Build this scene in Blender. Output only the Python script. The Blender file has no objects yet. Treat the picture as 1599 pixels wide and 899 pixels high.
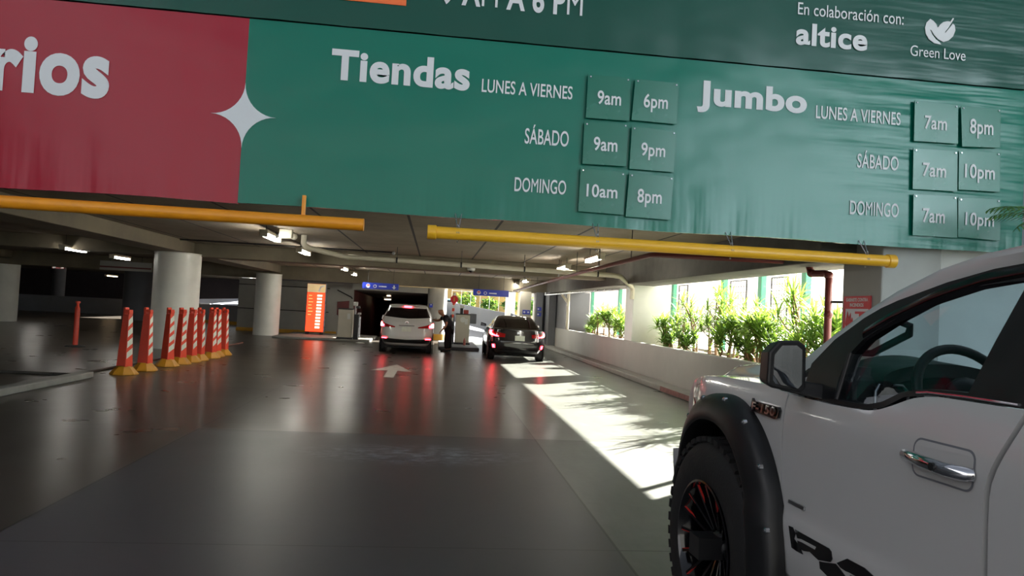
import bpy, bmesh, math, random
from mathutils import Vector, Matrix
random.seed(7)
PI = math.pi
SC = bpy.context.scene
COL = SC.collection

# ------------------------------------------------------------------ camera
FPX = 1100.0
RIGHT = Vector((0.99265, -0.10921, 0.05202)); DOWN = Vector((0.05495, 0.02475, -0.99818)); FWD = Vector((0.10772, 0.99371, 0.03057))
def _ortho():
    global RIGHT, DOWN, FWD
    d = Vector((679-799.5, 478-449.5, FPX)).normalized()
    hd = Vector((1, .0524, 0)).normalized()
    n = d.cross(hd).normalized()
    if n.y < 0: n = -n
    up = -n
    x = d.cross(up).normalized()
    if x.x < 0: x = -x
    # columns of M are world X,Y,Z in camera axes; rows are camera axes in the world
    RIGHT = Vector((x.x, d.x, up.x)); DOWN = Vector((x.y, d.y, up.y)); FWD = Vector((x.z, d.z, up.z))
_ortho()
CAMZ = 1.58
cam = bpy.data.cameras.new('camera'); camo = bpy.data.objects.new('camera', cam); COL.objects.link(camo)
cam.sensor_fit = 'HORIZONTAL'; cam.sensor_width = 36.0; cam.lens = FPX/1599*36.0; cam.clip_start = .05; cam.clip_end = 500
m3 = Matrix((RIGHT, -DOWN, -FWD)).transposed()
camo.matrix_world = Matrix.Translation((0, 0, CAMZ)) @ m3.to_4x4()
SC.camera = camo

# measuring helpers: where the line of sight of a photo pixel meets a plane of the place
def ray(px, py):
    return RIGHT*((px-799.5)/FPX) + DOWN*((py-449.5)/FPX) + FWD
def on_z(px, py, z=0.0):
    r = ray(px, py); return Vector((0, 0, CAMZ)) + r*((z-CAMZ)/r.z)
def on_y(px, py, y):
    r = ray(px, py); return Vector((0, 0, CAMZ)) + r*(y/r.y)
def on_x(px, py, x):
    r = ray(px, py); return Vector((0, 0, CAMZ)) + r*(x/r.x)

# ------------------------------------------------------------------ sky, sun, exposure
SUN_DIR = Vector((1.6, 1.38, 1.0)).normalized()          # towards the sun
SUN_STRENGTH = 72.0
SKY_STRENGTH = 0.155
BLOCKER_Z = 11.0            # height of the added light-blocking wall behind the camera
SC.view_settings.view_transform = 'Standard'; SC.view_settings.look = 'None'
SC.view_settings.gamma = 1.0; SC.view_settings.exposure = 0.0
SC.view_settings.use_curve_mapping = False
w = bpy.data.worlds.new('sky'); SC.world = w; w.use_nodes = True
nt = w.node_tree; nt.nodes.clear()
sky = nt.nodes.new('ShaderNodeTexSky'); sky.sky_type = 'NISHITA'; sky.sun_disc = False
sky.sun_elevation = math.asin(SUN_DIR.z); sky.sun_rotation = math.atan2(SUN_DIR.x, SUN_DIR.y)
sky.air_density = 1.0; sky.dust_density = 2.0; sky.ozone_density = 1.0
hs = nt.nodes.new('ShaderNodeHueSaturation'); hs.inputs['Saturation'].default_value = .38
bg = nt.nodes.new('ShaderNodeBackground'); bg.inputs[1].default_value = SKY_STRENGTH
out = nt.nodes.new('ShaderNodeOutputWorld')
nt.links.new(sky.outputs[0], hs.inputs['Color']); nt.links.new(hs.outputs[0], bg.inputs[0]); nt.links.new(bg.outputs[0], out.inputs[0])
sl = bpy.data.lights.new('sun', 'SUN'); sl.energy = SUN_STRENGTH; sl.angle = math.radians(.6); sl.color = (1.0, .95, .86)
so = bpy.data.objects.new('sun', sl); COL.objects.link(so)
so.rotation_euler = SUN_DIR.to_track_quat('Z', 'Y').to_euler(); so.location = (30, 26, 19)
SC.cycles.max_bounces = 8; SC.cycles.diffuse_bounces = 4; SC.cycles.glossy_bounces = 4; SC.cycles.transparent_max_bounces = 12
SC.cycles.sample_clamp_indirect = 3.0; SC.cycles.caustics_reflective = False; SC.cycles.caustics_refractive = False

# ------------------------------------------------------------------ materials
def S(r, g, b):
    f = lambda c: (c/255/12.92) if c/255 <= .04045 else ((c/255+.055)/1.055)**2.4
    return (f(r), f(g), f(b))
class NT:
    def __init__(s, name):
        s.m = bpy.data.materials.new(name); s.m.use_nodes = True; s.t = s.m.node_tree; s.n = s.t.nodes
        s.p = s.n['Principled BSDF']; s._c = None
    def put(s, sock, v):
        if hasattr(v, 'links') or isinstance(v, bpy.types.NodeSocket): s.t.links.new(v, sock)
        elif isinstance(v, (tuple, list)): sock.default_value = tuple(v)+((1,) if len(v) == 3 and len(sock.default_value) == 4 else ())
        else: sock.default_value = v
    def math(s, op, a, b=0.0, c=None, clamp=False):
        n = s.n.new('ShaderNodeMath'); n.operation = op; n.use_clamp = clamp
        s.put(n.inputs[0], a); s.put(n.inputs[1], b)
        if c is not None: s.put(n.inputs[2], c)
        return n.outputs[0]
    def coord(s):
        if not s._c:
            tc = s.n.new('ShaderNodeTexCoord'); s._c = tc.outputs['Object']
            sp = s.n.new('ShaderNodeSeparateXYZ'); s.t.links.new(s._c, sp.inputs[0]); s.x, s.y, s.z = sp.outputs
        return s._c
    def noise(s, scale, detail=3.0, rough=.55, stretch=None):
        s.coord(); v = s._c
        if stretch:
            mp = s.n.new('ShaderNodeMapping'); mp.inputs['Scale'].default_value = stretch; s.t.links.new(v, mp.inputs[0]); v = mp.outputs[0]
        n = s.n.new('ShaderNodeTexNoise'); n.inputs['Scale'].default_value = scale; n.inputs['Detail'].default_value = detail; n.inputs['Roughness'].default_value = rough
        s.t.links.new(v, n.inputs['Vector']); return n.outputs['Fac']
    def mr(s, v, a, b, c, d):
        n = s.n.new('ShaderNodeMapRange'); s.put(n.inputs[0], v)
        for i, q in enumerate((a, b, c, d)): n.inputs[i+1].default_value = q
        return n.outputs[0]
    def mix(s, f, a, b):
        n = s.n.new('ShaderNodeMix'); n.data_type = 'RGBA'; s.put(n.inputs[0], f); s.put(n.inputs[6], a); s.put(n.inputs[7], b); return n.outputs[2]
    def bump(s, h, strength=.2, dist=.02):
        n = s.n.new('ShaderNodeBump'); n.inputs['Strength'].default_value = strength; n.inputs['Distance'].default_value = dist
        s.put(n.inputs['Height'], h); s.t.links.new(n.outputs[0], s.p.inputs['Normal'])
    def set(s, **k):
        for a, v in k.items():
            s.put(s.p.inputs[{'col': 'Base Color', 'rough': 'Roughness', 'metal': 'Metallic', 'spec': 'Specular IOR Level', 'coat': 'Coat Weight', 'crough': 'Coat Roughness', 'em': 'Emission Color', 'es': 'Emission Strength', 'alpha': 'Alpha', 'trans': 'Transmission Weight'}[a]], v)
        return s.m
def mat(name, col, rough=.5, metal=0.0, var=.12, scale=6.0, coat=0.0, spec=.5, bump=0.0, bscale=None, stretch=None):
    """a procedural surface: base colour broken up by noise, a matching roughness breakup, optional bump"""
    t = NT(name); f = t.noise(scale, 4, .6, stretch)
    lo = tuple(c*(1-var) for c in col); hi = tuple(min(1, c*(1+var)) for c in col)
    t.set(col=t.mix(t.mr(f, .3, .7, 0, 1), lo, hi), rough=t.mr(f, .3, .7, max(0, rough-.06), min(1, rough+.06)), metal=metal, spec=spec, coat=coat, crough=.06)
    if bump: t.bump(t.noise(bscale or scale*4, 4), bump, .01)
    return t.m
def emis(name, col, strength, base=None):
    t = NT(name); f = t.noise(9, 2)
    t.set(col=base or col, em=t.mix(t.mr(f, .3, .7, 0, 1), tuple(c*.94 for c in col), col), es=strength, rough=.35)
    return t.m
def glass(name, tint, gloss=.08, rough=.02):
    m = bpy.data.materials.new(name); m.use_nodes = True; t = m.node_tree; t.nodes.clear()
    tr = t.nodes.new('ShaderNodeBsdfTransparent'); tr.inputs[0].default_value = (*tint, 1)
    gl = t.nodes.new('ShaderNodeBsdfGlossy'); gl.inputs['Roughness'].default_value = rough; gl.inputs[0].default_value = (.9, .95, 1, 1)
    lw = t.nodes.new('ShaderNodeLayerWeight'); lw.inputs[0].default_value = .5
    p1 = t.nodes.new('ShaderNodeMath'); p1.operation = 'POWER'; p1.inputs[1].default_value = 4.5; t.links.new(lw.outputs['Facing'], p1.inputs[0])
    fr = t.nodes.new('ShaderNodeMath'); fr.operation = 'MULTIPLY_ADD'; fr.inputs[1].default_value = .7; fr.inputs[2].default_value = .04; t.links.new(p1.outputs[0], fr.inputs[0])
    mx = t.nodes.new('ShaderNodeMixShader'); o = t.nodes.new('ShaderNodeOutputMaterial')
    t.links.new(fr.outputs[0], mx.inputs[0]); t.links.new(tr.outputs[0], mx.inputs[1]); t.links.new(gl.outputs[0], mx.inputs[2]); t.links.new(mx.outputs[0], o.inputs[0])
    return m

M = {}
M['white'] = mat('white paint', S(226, 226, 222), .5, var=.05, scale=2)
M['column'] = mat('column paint', S(240, 240, 232), .38, var=.06, scale=1.5, coat=.15)
M['concrete'] = mat('raw concrete', S(106, 98, 82), .8, var=.22, scale=1.4, bump=.25, bscale=14)
M['concrete_dark'] = mat('stained concrete', S(80, 78, 72), .85, var=.35, scale=2.2, bump=.25, bscale=14)
M['plaster'] = mat('grey plaster', S(158, 157, 152), .55, var=.10, scale=1.2, bump=.08)
M['greywall'] = mat('grey paint', S(120, 122, 128), .6, var=.08, scale=1.5)
M['darkwall'] = mat('dark grey paint', S(84, 86, 92), .55, var=.12, scale=1.5)
M['maroon'] = mat('maroon paint', S(96, 40, 42), .6, var=.15, scale=2)
M['kerb'] = mat('kerb concrete', S(140, 138, 132), .6, var=.18, scale=3, bump=.2)
M['yellow_pipe'] = mat('yellow pipe paint', S(236, 176, 36), .38, var=.08, scale=2.5, coat=.1)
M['orange_pipe'] = mat('orange pipe paint', S(232, 146, 26), .38, var=.08, scale=2.5, coat=.1)
M['red_pipe'] = mat('dark red pipe paint', S(108, 46, 40), .4, var=.12, scale=3)
M['white_pipe'] = mat('pvc pipe', S(205, 198, 180), .45, var=.08, scale=3)
M['steel'] = mat('steel', S(190, 192, 196), .3, 1.0, var=.08, scale=8)
M['dark_steel'] = mat('dark steel', S(52, 52, 54), .45, .6, var=.15, scale=8)
M['black'] = mat('black plastic', S(22, 23, 25), .45, var=.2, scale=10)
M['black_rough'] = mat('black rubber', S(26, 26, 27), .75, var=.25, scale=12, bump=.2, bscale=60)
M['gloss_black'] = mat('gloss black', S(12, 12, 14), .12, var=.1, scale=5, coat=.6)
M['chrome'] = mat('chrome', S(225, 226, 230), .08, 1.0, var=.04, scale=4)
M['orange_plastic'] = mat('orange plastic', S(214, 62, 34), .42, var=.08, scale=4)
M['yellow_rubber'] = mat('yellow rubber', S(178, 122, 22), .55, var=.16, scale=5, bump=.1)
M['reflective'] = mat('reflective white', S(222, 226, 214), .35, var=.08, scale=9)
M['lettering'] = mat('white vinyl lettering', S(236, 238, 242), .4, var=.02, scale=3)
M['blue_sign'] = mat('blue sign', S(30, 52, 176), .35, var=.06, scale=4)
M['red_sign'] = mat('red sign', S(206, 34, 48), .4, var=.06, scale=4)
M['paint_mark'] = mat('road paint', S(190, 186, 178), .5, var=.2, scale=7)
M['yellow_paint'] = mat('yellow road paint', S(196, 146, 40), .55, var=.15, scale=4)
M['green_post'] = mat('green post paint', S(24, 112, 84), .45, var=.1, scale=4)
M['soil'] = mat('soil', S(80, 62, 46), .9, var=.35, scale=8, bump=.5, bscale=25)
M['bark'] = mat('bark', S(120, 98, 74), .85, var=.25, scale=18, bump=.4, bscale=50)
M['cabinet'] = mat('cabinet enamel', S(206, 200, 184), .42, var=.05, scale=3)
M['skin'] = mat('skin', S(172, 120, 92), .5, var=.06, scale=14)
M['navy'] = mat('navy cloth', S(30, 30, 40), .8, var=.15, scale=20)
M['trousers'] = mat('black cloth', S(20, 20, 26), .85, var=.15, scale=20)
M['truck_paint'] = mat('white truck paint', S(206, 206, 204), .22, var=.015, scale=1.5, coat=.7)
M['suv_paint'] = mat('white car paint', S(222, 222, 220), .22, var=.015, scale=1.5, coat=.7)
M['car_black'] = mat('black car paint', S(20, 18, 22), .16, var=.1, scale=2, coat=.9)
M['tinted'] = mat('tinted car glass', S(16, 14, 16), .06, var=.1, scale=2, spec=.6)
M['glass'] = glass('clear car glass', (.58, .64, .66))
M['windshield'] = glass('windshield glass', (.80, .92, .97))
M['mirror'] = mat('mirror', S(235, 238, 240), .03, 1.0, var=.02, scale=3)
M['interior'] = mat('dark cabin trim', S(38, 40, 44), .6, var=.12, scale=12, bump=.1)
M['lamp_red'] = mat('red lamp lens', S(150, 12, 16), .15, var=.1, scale=10, coat=.5)
M['brake'] = emis('lit brake lamp', (1.0, .03, .045), 26, S(160, 10, 12))
M['brake_hot'] = emis('lit brake bulb', (1.0, .32, .30), 22, S(200, 60, 60))
M['tube'] = emis('lit lamp tube', (1.0, .97, .86), 95)
M['tube_old'] = emis('lit dimmed lamp tube', (1.0, .96, .88), 36)  # same lamps as tube, dimmed to weaken their floor reflections
M['warm_lamp'] = emis('lit warm lamp', (1.0, .78, .5), 10)
M['led_board'] = emis('lit orange board', (1.0, .065, .02), 1.9, S(220, 70, 30))
M['led_cell'] = emis('lit white cell', (1.0, .78, .62), 2.2)
M['led_text'] = emis('lit amber text', (1.0, .42, .12), 2.0)
M['board_cream'] = emis('lit cream header', (1.0, .72, .38), .38, S(230, 200, 150))
M['sign_glow'] = mat('sign white', S(226, 228, 236), .4, var=.03, scale=4)  # plain white, does not emit
M['leaf'] = None
def leaf_mat(name, a, b, c):
    t = NT(name); f = t.noise(3.5, 3); col = t.mix(t.mr(f, .35, .65, 0, 1), a, b)
    g = t.noise(26, 2); col = t.mix(t.mr(g, .55, .75, 0, .5), col, c)
    t.set(col=col, rough=.4, spec=.45)
    tl = t.n.new('ShaderNodeBsdfTranslucent'); t.put(tl.inputs[0], t.mix(.5, col, (.32, .46, .05)))
    mx = t.n.new('ShaderNodeMixShader'); mx.inputs[0].default_value = .42
    t.t.links.new(t.p.outputs[0], mx.inputs[1]); t.t.links.new(tl.outputs[0], mx.inputs[2]); t.t.links.new(mx.outputs[0], t.n['Material Output'].inputs[0])
    return t.m
M['leaf'] = leaf_mat('strap leaves', S(44, 92, 40), S(104, 142, 52), S(176, 186, 92))
M['leaf_b'] = leaf_mat('broad leaves', S(40, 84, 44), S(84, 128, 60), S(150, 170, 90))
M['palm'] = leaf_mat('palm fronds', S(30, 84, 44), S(62, 120, 56), S(110, 150, 70))

def vinyl(name, col, wr=.35):
    t = NT(name); t.coord()
    v1 = t.noise(1.0, 2, .5, (5.0, 1, .55)); v2 = t.noise(1.0, 2, .5, (.9, 1, 1.2)); wv = t.noise(240, 1)
    lo = t.mr(t.z, 2.6, 3.3, 1, .15)
    h = t.math('ADD', t.math('MULTIPLY', t.math('MULTIPLY', v1, lo), .5), v2)
    mp = t.n.new('ShaderNodeMapping'); mp.inputs['Rotation'].default_value = (0, math.radians(-22), 0); mp.inputs['Scale'].default_value = (.5, 1, 5.5); t.t.links.new(t._c, mp.inputs[0])
    dn = t.n.new('ShaderNodeTexNoise'); dn.inputs['Scale'].default_value = 1.3; dn.inputs['Detail'].default_value = 2; t.t.links.new(mp.outputs[0], dn.inputs['Vector'])
    h = t.math('ADD', h, t.math('MULTIPLY', t.math('MULTIPLY', dn.outputs['Fac'], t.mr(t.x, 4.2, 6.6, 0, 1)), .9))     # creases pulled from the upper right corner
    t.bump(h, wr, .08)
    t.set(col=t.mix(t.mr(wv, .3, .7, 0, 1), tuple(c*.97 for c in col), tuple(c*1.03 for c in col)), rough=.26, spec=.36)
    return t.m
M['v_green'] = vinyl('green vinyl', S(0, 102, 84)); M['v_red'] = vinyl('red vinyl', S(150, 26, 44)); M['v_dark'] = vinyl('dark green vinyl', S(16, 70, 58), .22)
M['v_white'] = vinyl('white vinyl', S(232, 236, 240)); M['v_orange'] = vinyl('orange vinyl', S(236, 112, 62))
M['plate'] = mat('green acrylic', S(0, 98, 78), .25, var=.03, scale=1.5)

def floor_mat():
    t = NT('polished concrete floor'); t.coord(); x, y = t.x, t.y
    def line(c, off, per, wd):
        q = t.math('FRACT', t.math('ADD', t.math('DIVIDE', t.math('SUBTRACT', c, off), per), .5))
        d = t.math('MULTIPLY', t.math('ABSOLUTE', t.math('SUBTRACT', q, .5)), per)
        return t.math('LESS_THAN', d, wd)
    j = t.math('MAXIMUM', line(x, 1.32, 4.0, .010), line(y, .69, 4.0, .007))
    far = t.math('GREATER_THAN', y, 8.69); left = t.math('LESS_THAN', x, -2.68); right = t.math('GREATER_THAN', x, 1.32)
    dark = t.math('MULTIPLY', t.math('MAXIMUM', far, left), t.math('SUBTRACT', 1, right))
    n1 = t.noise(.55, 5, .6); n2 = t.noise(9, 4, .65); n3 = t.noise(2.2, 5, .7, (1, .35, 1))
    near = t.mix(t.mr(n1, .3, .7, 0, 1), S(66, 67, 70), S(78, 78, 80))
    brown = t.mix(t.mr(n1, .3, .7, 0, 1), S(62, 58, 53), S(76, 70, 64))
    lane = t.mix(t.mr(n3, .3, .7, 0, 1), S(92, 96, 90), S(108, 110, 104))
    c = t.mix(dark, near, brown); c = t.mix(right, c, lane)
    c = t.mix(t.mr(n2, .45, .8, 0, .2), c, S(58, 56, 55))
    # dusty scuffs on the pavement by the joint
    dx = t.math('MULTIPLY', t.math('SUBTRACT', x, -.1), .75); dy = t.math('MULTIPLY', t.math('SUBTRACT', y, 7.6), 1.7)
    rr = t.math('ADD', t.math('MULTIPLY', dx, dx), t.math('MULTIPLY', dy, dy))
    sc = t.math('MULTIPLY', t.mr(rr, .1, 1.0, 1, 0), t.mr(t.noise(5, 5, .75, (1, 2.4, 1)), .46, .64, 0, .75))
    c = t.mix(sc, c, S(170, 174, 180))
    c = t.mix(t.math('MULTIPLY', j, .75), c, S(30, 29, 28))
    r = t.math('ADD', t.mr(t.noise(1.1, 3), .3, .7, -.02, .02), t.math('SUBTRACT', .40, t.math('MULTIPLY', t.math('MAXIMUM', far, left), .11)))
    r = t.math('ADD', r, t.math('MULTIPLY', sc, .3))
    t.set(col=c, rough=r, spec=.5)
    t.bump(t.math('MULTIPLY', j, -1.0), .2, .01)
    return t.m
M['floor'] = floor_mat()
def ceiling_mat():
    t = NT('cast concrete ceiling'); t.coord()
    q = t.math('FRACT', t.math('ADD', t.math('DIVIDE', t.math('SUBTRACT', t.x, -.5), 1.5), .5))
    j = t.math('LESS_THAN', t.math('MULTIPLY', t.math('ABSOLUTE', t.math('SUBTRACT', q, .5)), 1.5), .022)
    n = t.noise(.8, 5, .65); n2 = t.noise(7, 4)
    c = t.mix(t.mr(n, .3, .7, 0, 1), S(118, 108, 92), S(144, 132, 114)); c = t.mix(t.mr(n2, .5, .8, 0, .4), c, S(96, 88, 76))
    t.set(col=t.mix(j, c, S(26, 24, 22)), rough=.85); t.bump(t.math('SUBTRACT', n2, j), .2, .02)
    return t.m
M['ceiling'] = ceiling_mat()

# ------------------------------------------------------------------ mesh builder
class MB:
    def __init__(s): s.v = []; s.f = []
    def add(s, vs, fs):
        o = len(s.v); s.v += [tuple(v) for v in vs]; s.f += [tuple(i+o for i in f) for f in fs]; return s
    def box(s, x0, x1, y0, y1, z0, z1):
        return s.add([(x0, y0, z0), (x1, y0, z0), (x1, y1, z0), (x0, y1, z0), (x0, y0, z1), (x1, y0, z1), (x1, y1, z1), (x0, y1, z1)],
                     [(0, 3, 2, 1), (4, 5, 6, 7), (0, 1, 5, 4), (1, 2, 6, 5), (2, 3, 7, 6), (3, 0, 4, 7)])
    def hexa(s, lo, hi):      # four bottom points, four top points
        return s.add(list(lo)+list(hi), [(0, 3, 2, 1), (4, 5, 6, 7), (0, 1, 5, 4), (1, 2, 6, 5), (2, 3, 7, 6), (3, 0, 4, 7)])
    def tube(s, pts, r, n=12, cap=True):
        pts = [Vector(p) for p in pts]; k = len(pts); rr = r if isinstance(r, (list, tuple)) else [r]*k
        vs = []; fs = []; a = None
        for i, p in enumerate(pts):
            t = ((pts[min(i+1, k-1)]-p).normalized() + (p-pts[max(i-1, 0)]).normalized())
            t = t.normalized() if t.length > 1e-6 else (pts[min(i+1, k-1)]-pts[max(i-1, 0)]).normalized()
            if a is None:
                a = t.orthogonal().normalized()
            else:
                a = (a - t*a.dot(t)); a = a.normalized() if a.length > 1e-6 else t.orthogonal().normalized()
            b = t.cross(a)
            for j in range(n):
                q = 2*PI*j/n; vs.append(p + a*(math.cos(q)*rr[i]) + b*(math.sin(q)*rr[i]))
        for i in range(k-1):
            for j in range(n):
                fs.append((i*n+j, i*n+(j+1) % n, (i+1)*n+(j+1) % n, (i+1)*n+j))
        if cap: fs += [tuple(reversed(range(n))), tuple(range((k-1)*n, k*n))]
        return s.add(vs, fs)
    def lathe(s, prof, n=32, c=(0, 0, 0), axis='z', closed=False):
        vs = []; fs = []; k = len(prof); c = Vector(c)
        for r, h in prof:
            for j in range(n):
                q = 2*PI*j/n; a, b = r*math.cos(q), r*math.sin(q)
                vs.append(c + Vector({'z': (a, b, h), 'y': (b, h, a), 'x': (h, a, b)}[axis]))
        for i in range(k if closed else k-1):
            i2 = (i+1) % k
            for j in range(n): fs.append((i*n+j, i*n+(j+1) % n, i2*n+(j+1) % n, i2*n+j))
        if not closed:
            if prof[0][0] > 1e-5: fs.append(tuple(reversed(range(n))))
            if prof[-1][0] > 1e-5: fs.append(tuple(range((k-1)*n, k*n)))
        return s.add(vs, fs)
    def grid(s, fn, nu, nv, flip=False):
        vs = [fn(i/nu, j/nv) for i in range(nu+1) for j in range(nv+1)]; fs = []
        for i in range(nu):
            for j in range(nv):
                a = i*(nv+1)+j; q = (a, a+nv+1, a+nv+2, a+1); fs.append(tuple(reversed(q)) if flip else q)
        return s.add(vs, fs)
    def panel(s, fn, nu, nv, inward):   # a grid with its border turned inward by a vector: sheet metal with an edge
        b = len(s.v); s.grid(fn, nu, nv); iv = Vector(inward)
        ring = [i*(nv+1) for i in range(nu+1)] + [nu*(nv+1)+j for j in range(1, nv+1)] + [i*(nv+1)+nv for i in range(nu-1, -1, -1)] + [j for j in range(nv-1, 0, -1)]
        vs = [Vector(s.v[b+i])+iv for i in ring]; o = len(s.v); s.v += [tuple(v) for v in vs]; k = len(ring)
        for i in range(k): s.f.append((b+ring[i], b+ring[(i+1) % k], o+(i+1) % k, o+i))
        return s
    def prism(s, poly, fn, d0, d1):     # 2-D outline, fn(a, b, depth) -> point
        k = len(poly); vs = [fn(a, b, d0) for a, b in poly]+[fn(a, b, d1) for a, b in poly]
        fs = [tuple(reversed(range(k))), tuple(range(k, 2*k))]+[(i, (i+1) % k, k+(i+1) % k, k+i) for i in range(k)]
        return s.add(vs, fs)
    def ball(s, c, r, n=12):
        rx, ry, rz = r if isinstance(r, (tuple, list)) else (r, r, r); c = Vector(c); vs = [c+Vector((0, 0, rz))]; m = n//2
        for i in range(1, m):
            a = PI*i/m
            for j in range(n): vs.append(c+Vector((rx*math.sin(a)*math.cos(2*PI*j/n), ry*math.sin(a)*math.sin(2*PI*j/n), rz*math.cos(a))))
        vs.append(c-Vector((0, 0, rz))); fs = [(0, 1+j, 1+(j+1) % n) for j in range(n)]; l = len(vs)-1
        for i in range(m-2):
            for j in range(n): fs.append((1+i*n+j, 1+(i+1)*n+j, 1+(i+1)*n+(j+1) % n, 1+i*n+(j+1) % n))
        o = 1+(m-2)*n; fs += [(l, o+(j+1) % n, o+j) for j in range(n)]
        return s.add(vs, fs)
    def build(s, name, m, parent=None, smooth=None, bevel=0.0, loc=None, fix=True, label=None):
        me = bpy.data.meshes.new(name); me.from_pydata(s.v, [], s.f)
        if fix:
            bm = bmesh.new(); bm.from_mesh(me); bmesh.ops.remove_doubles(bm, verts=bm.verts, dist=1e-5); bmesh.ops.recalc_face_normals(bm, faces=bm.faces); bm.to_mesh(me); bm.free()
        me.update()
        if smooth is not None:
            for p in me.polygons: p.use_smooth = True
            me.set_sharp_from_angle(angle=math.radians(smooth))
        me.materials.append(M[m] if isinstance(m, str) else m)
        o = bpy.data.objects.new(name, me); COL.objects.link(o)
        if parent is not None: o.parent = parent
        if loc is not None: o.location = loc
        if bevel:
            b = o.modifiers.new('edge', 'BEVEL'); b.width = bevel; b.segments = 2; b.limit_method = 'ANGLE'; b.angle_limit = math.radians(40)
        if label: o['label'] = label
        return o
def tag(o, label, cat, group=None):
    o['label'] = label; o['category'] = cat
    if group: o['group'] = group
    return o
def thing(name, label, cat, loc=(0, 0, 0), rz=0.0, group=None):
    o = bpy.data.objects.new(name, None); COL.objects.link(o); o.location = loc; o.rotation_euler = (0, 0, rz); o.empty_display_size = .1
    return tag(o, label, cat, group)
def struct(o, label=None):
    o['kind'] = 'structure'
    if label: o['label'] = label
    return o
def dup(root, loc, rz, label, group=None, scale=1.0):
    r = root.copy(); COL.objects.link(r); r.location = loc; r.rotation_euler = (0, 0, rz); r.scale = (scale,)*3; r['label'] = label
    if group: r['group'] = group
    for ch in list(root.children):
        c = ch.copy(); COL.objects.link(c); c.parent = r
        for g in list(ch.children):
            d = g.copy(); COL.objects.link(d); d.parent = c
    return r
def raw_glyph(txt, bold, res):
    cu = bpy.data.curves.new('lettering', 'FONT'); cu.body = txt; cu.size = 1; cu.offset = bold; cu.resolution_u = res
    o = bpy.data.objects.new('lettering', cu); COL.objects.link(o)
    dg = bpy.context.evaluated_depsgraph_get(); me = bpy.data.meshes.new_from_object(o.evaluated_get(dg))
    cnt = {}
    for p in me.polygons:
        for e in p.edge_keys: cnt[e] = cnt.get(e, 0)+1
    rim = sum((me.vertices[a].co-me.vertices[b].co).length for (a, b), n in cnt.items() if n == 1)
    r = ([v.co.copy() for v in me.vertices], [tuple(p.vertices) for p in me.polygons], sum(p.area for p in me.polygons), rim)
    bpy.data.objects.remove(o); bpy.data.curves.remove(cu); bpy.data.meshes.remove(me)
    return r
_gl = {}
def glyph(txt, bold):           # a widened outline sometimes fails to fill: keep the first that grows as it should
    if (txt, bold) not in _gl:
        a0 = raw_glyph(txt, 0, 6); best = a0
        if abs(bold) > 1e-4:
            for k in (1, .93, 1.06, .86, .75, .6):
                for res in (6, 4, 5, 8, 3):
                    a = raw_glyph(txt, bold*k, res)
                    per = a0[3]
                    grow = (a[2]-a0[2])/max(1e-6, per*bold*k)
                    if .6 < grow < 1.6: best = a; break
                if best is not a0: break
        _gl[(txt, bold)] = best[:2]
    return _gl[(txt, bold)]
_adv = {}
def advance(c):
    if c not in _adv:
        m = lambda q: max(v.x for v in glyph(q, 0)[0])
        _adv[c] = m(c+'|')-m('|')
    return _adv[c]
def text_mesh(txt, bold=0.0):           # letter by letter, so that bold strokes of neighbours do not cancel out
    vs = []; fs = []; x = 0.0
    for c in txt:
        if c != ' ':
            a, f = glyph(c, bold); o = len(vs); vs += [Vector((p.x+x, p.y, 0)) for p in a]; fs += [tuple(i+o for i in q) for q in f]
        x += advance(c)+bold*.9
    x0 = min(v.x for v in vs); x1 = max(v.x for v in vs); y0 = min(v.y for v in vs); y1 = max(v.y for v in vs)
    return [((v.x-x0)/(x1-x0), (v.y-y0)/(y1-y0)) for v in vs], fs
def text(mb, txt, fn, bold=0.0):        # fn(s, t) with s, t in 0..1 over the lettering's box
    vs, fs = text_mesh(txt, bold); return mb.add([fn(a, b) for a, b in vs], fs)

# ================================================================== THE SETTING
struct(MB().box(-46, 5.45, -16, 34, -.2, 0).build('floor', 'floor'), 'dark polished concrete driveway')
struct(MB().box(-46, -4.75, 34, 66, -.2, 0).build('floor', 'floor'))
outg = mat('sunlit pavement', S(196, 192, 182), .8, var=.08, scale=1.2)
struct(MB().box(5.45, 60, 8.4, 90, -.25, -.05).build('ground', outg), 'bright pavement outside the planter')
struct(MB().box(5.45, 60, -60, 8.4, -.25, -.02).build('ground', M['floor']), 'dark concrete yard beside the truck')
struct(MB().box(-60, 5.45, -60, -16, -.25, -.03).build('ground', outg), 'pavement of the forecourt')
# ceilings and beams
struct(MB().box(-46, 5.9, 8.2, 33, 3.0, 3.4).build('ceiling', 'ceiling'), 'grey cast concrete ceiling slab')
struct(MB().box(-46, -14, 33, 66, 3.0, 3.4).build('ceiling', 'ceiling'))
struct(MB().box(-14, .6, 33, 44, 3.0, 3.4).build('ceiling', 'ceiling'))
for nm, b in (('entrance', (-46, 5.0, 8.25, 8.75, 2.70, 3.0)), ('middle', (-46, 5.0, 20.5, 21.3, 2.62, 3.0)), ('far', (-46, 5.3, 31.6, 32.5, 2.42, 3.0))):
    struct(MB().box(*b).build('beam', 'concrete', bevel=.015), 'concrete cross beam, %s' % nm)
for x0, x1, y0, y1 in ((-7.65, -6.75, 8.75, 20.5), (-7.65, -6.75, 21.3, 31.6), (-18.6, -17.7, 8.75, 20.5), (-18.6, -17.7, 21.3, 31.6)):
    struct(MB().box(x0, x1, y0, y1, 2.68, 3.0).build('beam', 'concrete', bevel=.015))
struct(MB().box(5.0, 5.9, 8.75, 31.6, 2.43, 3.0).build('beam', 'concrete_dark', bevel=.018), 'stained concrete edge beam over the planter')
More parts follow.
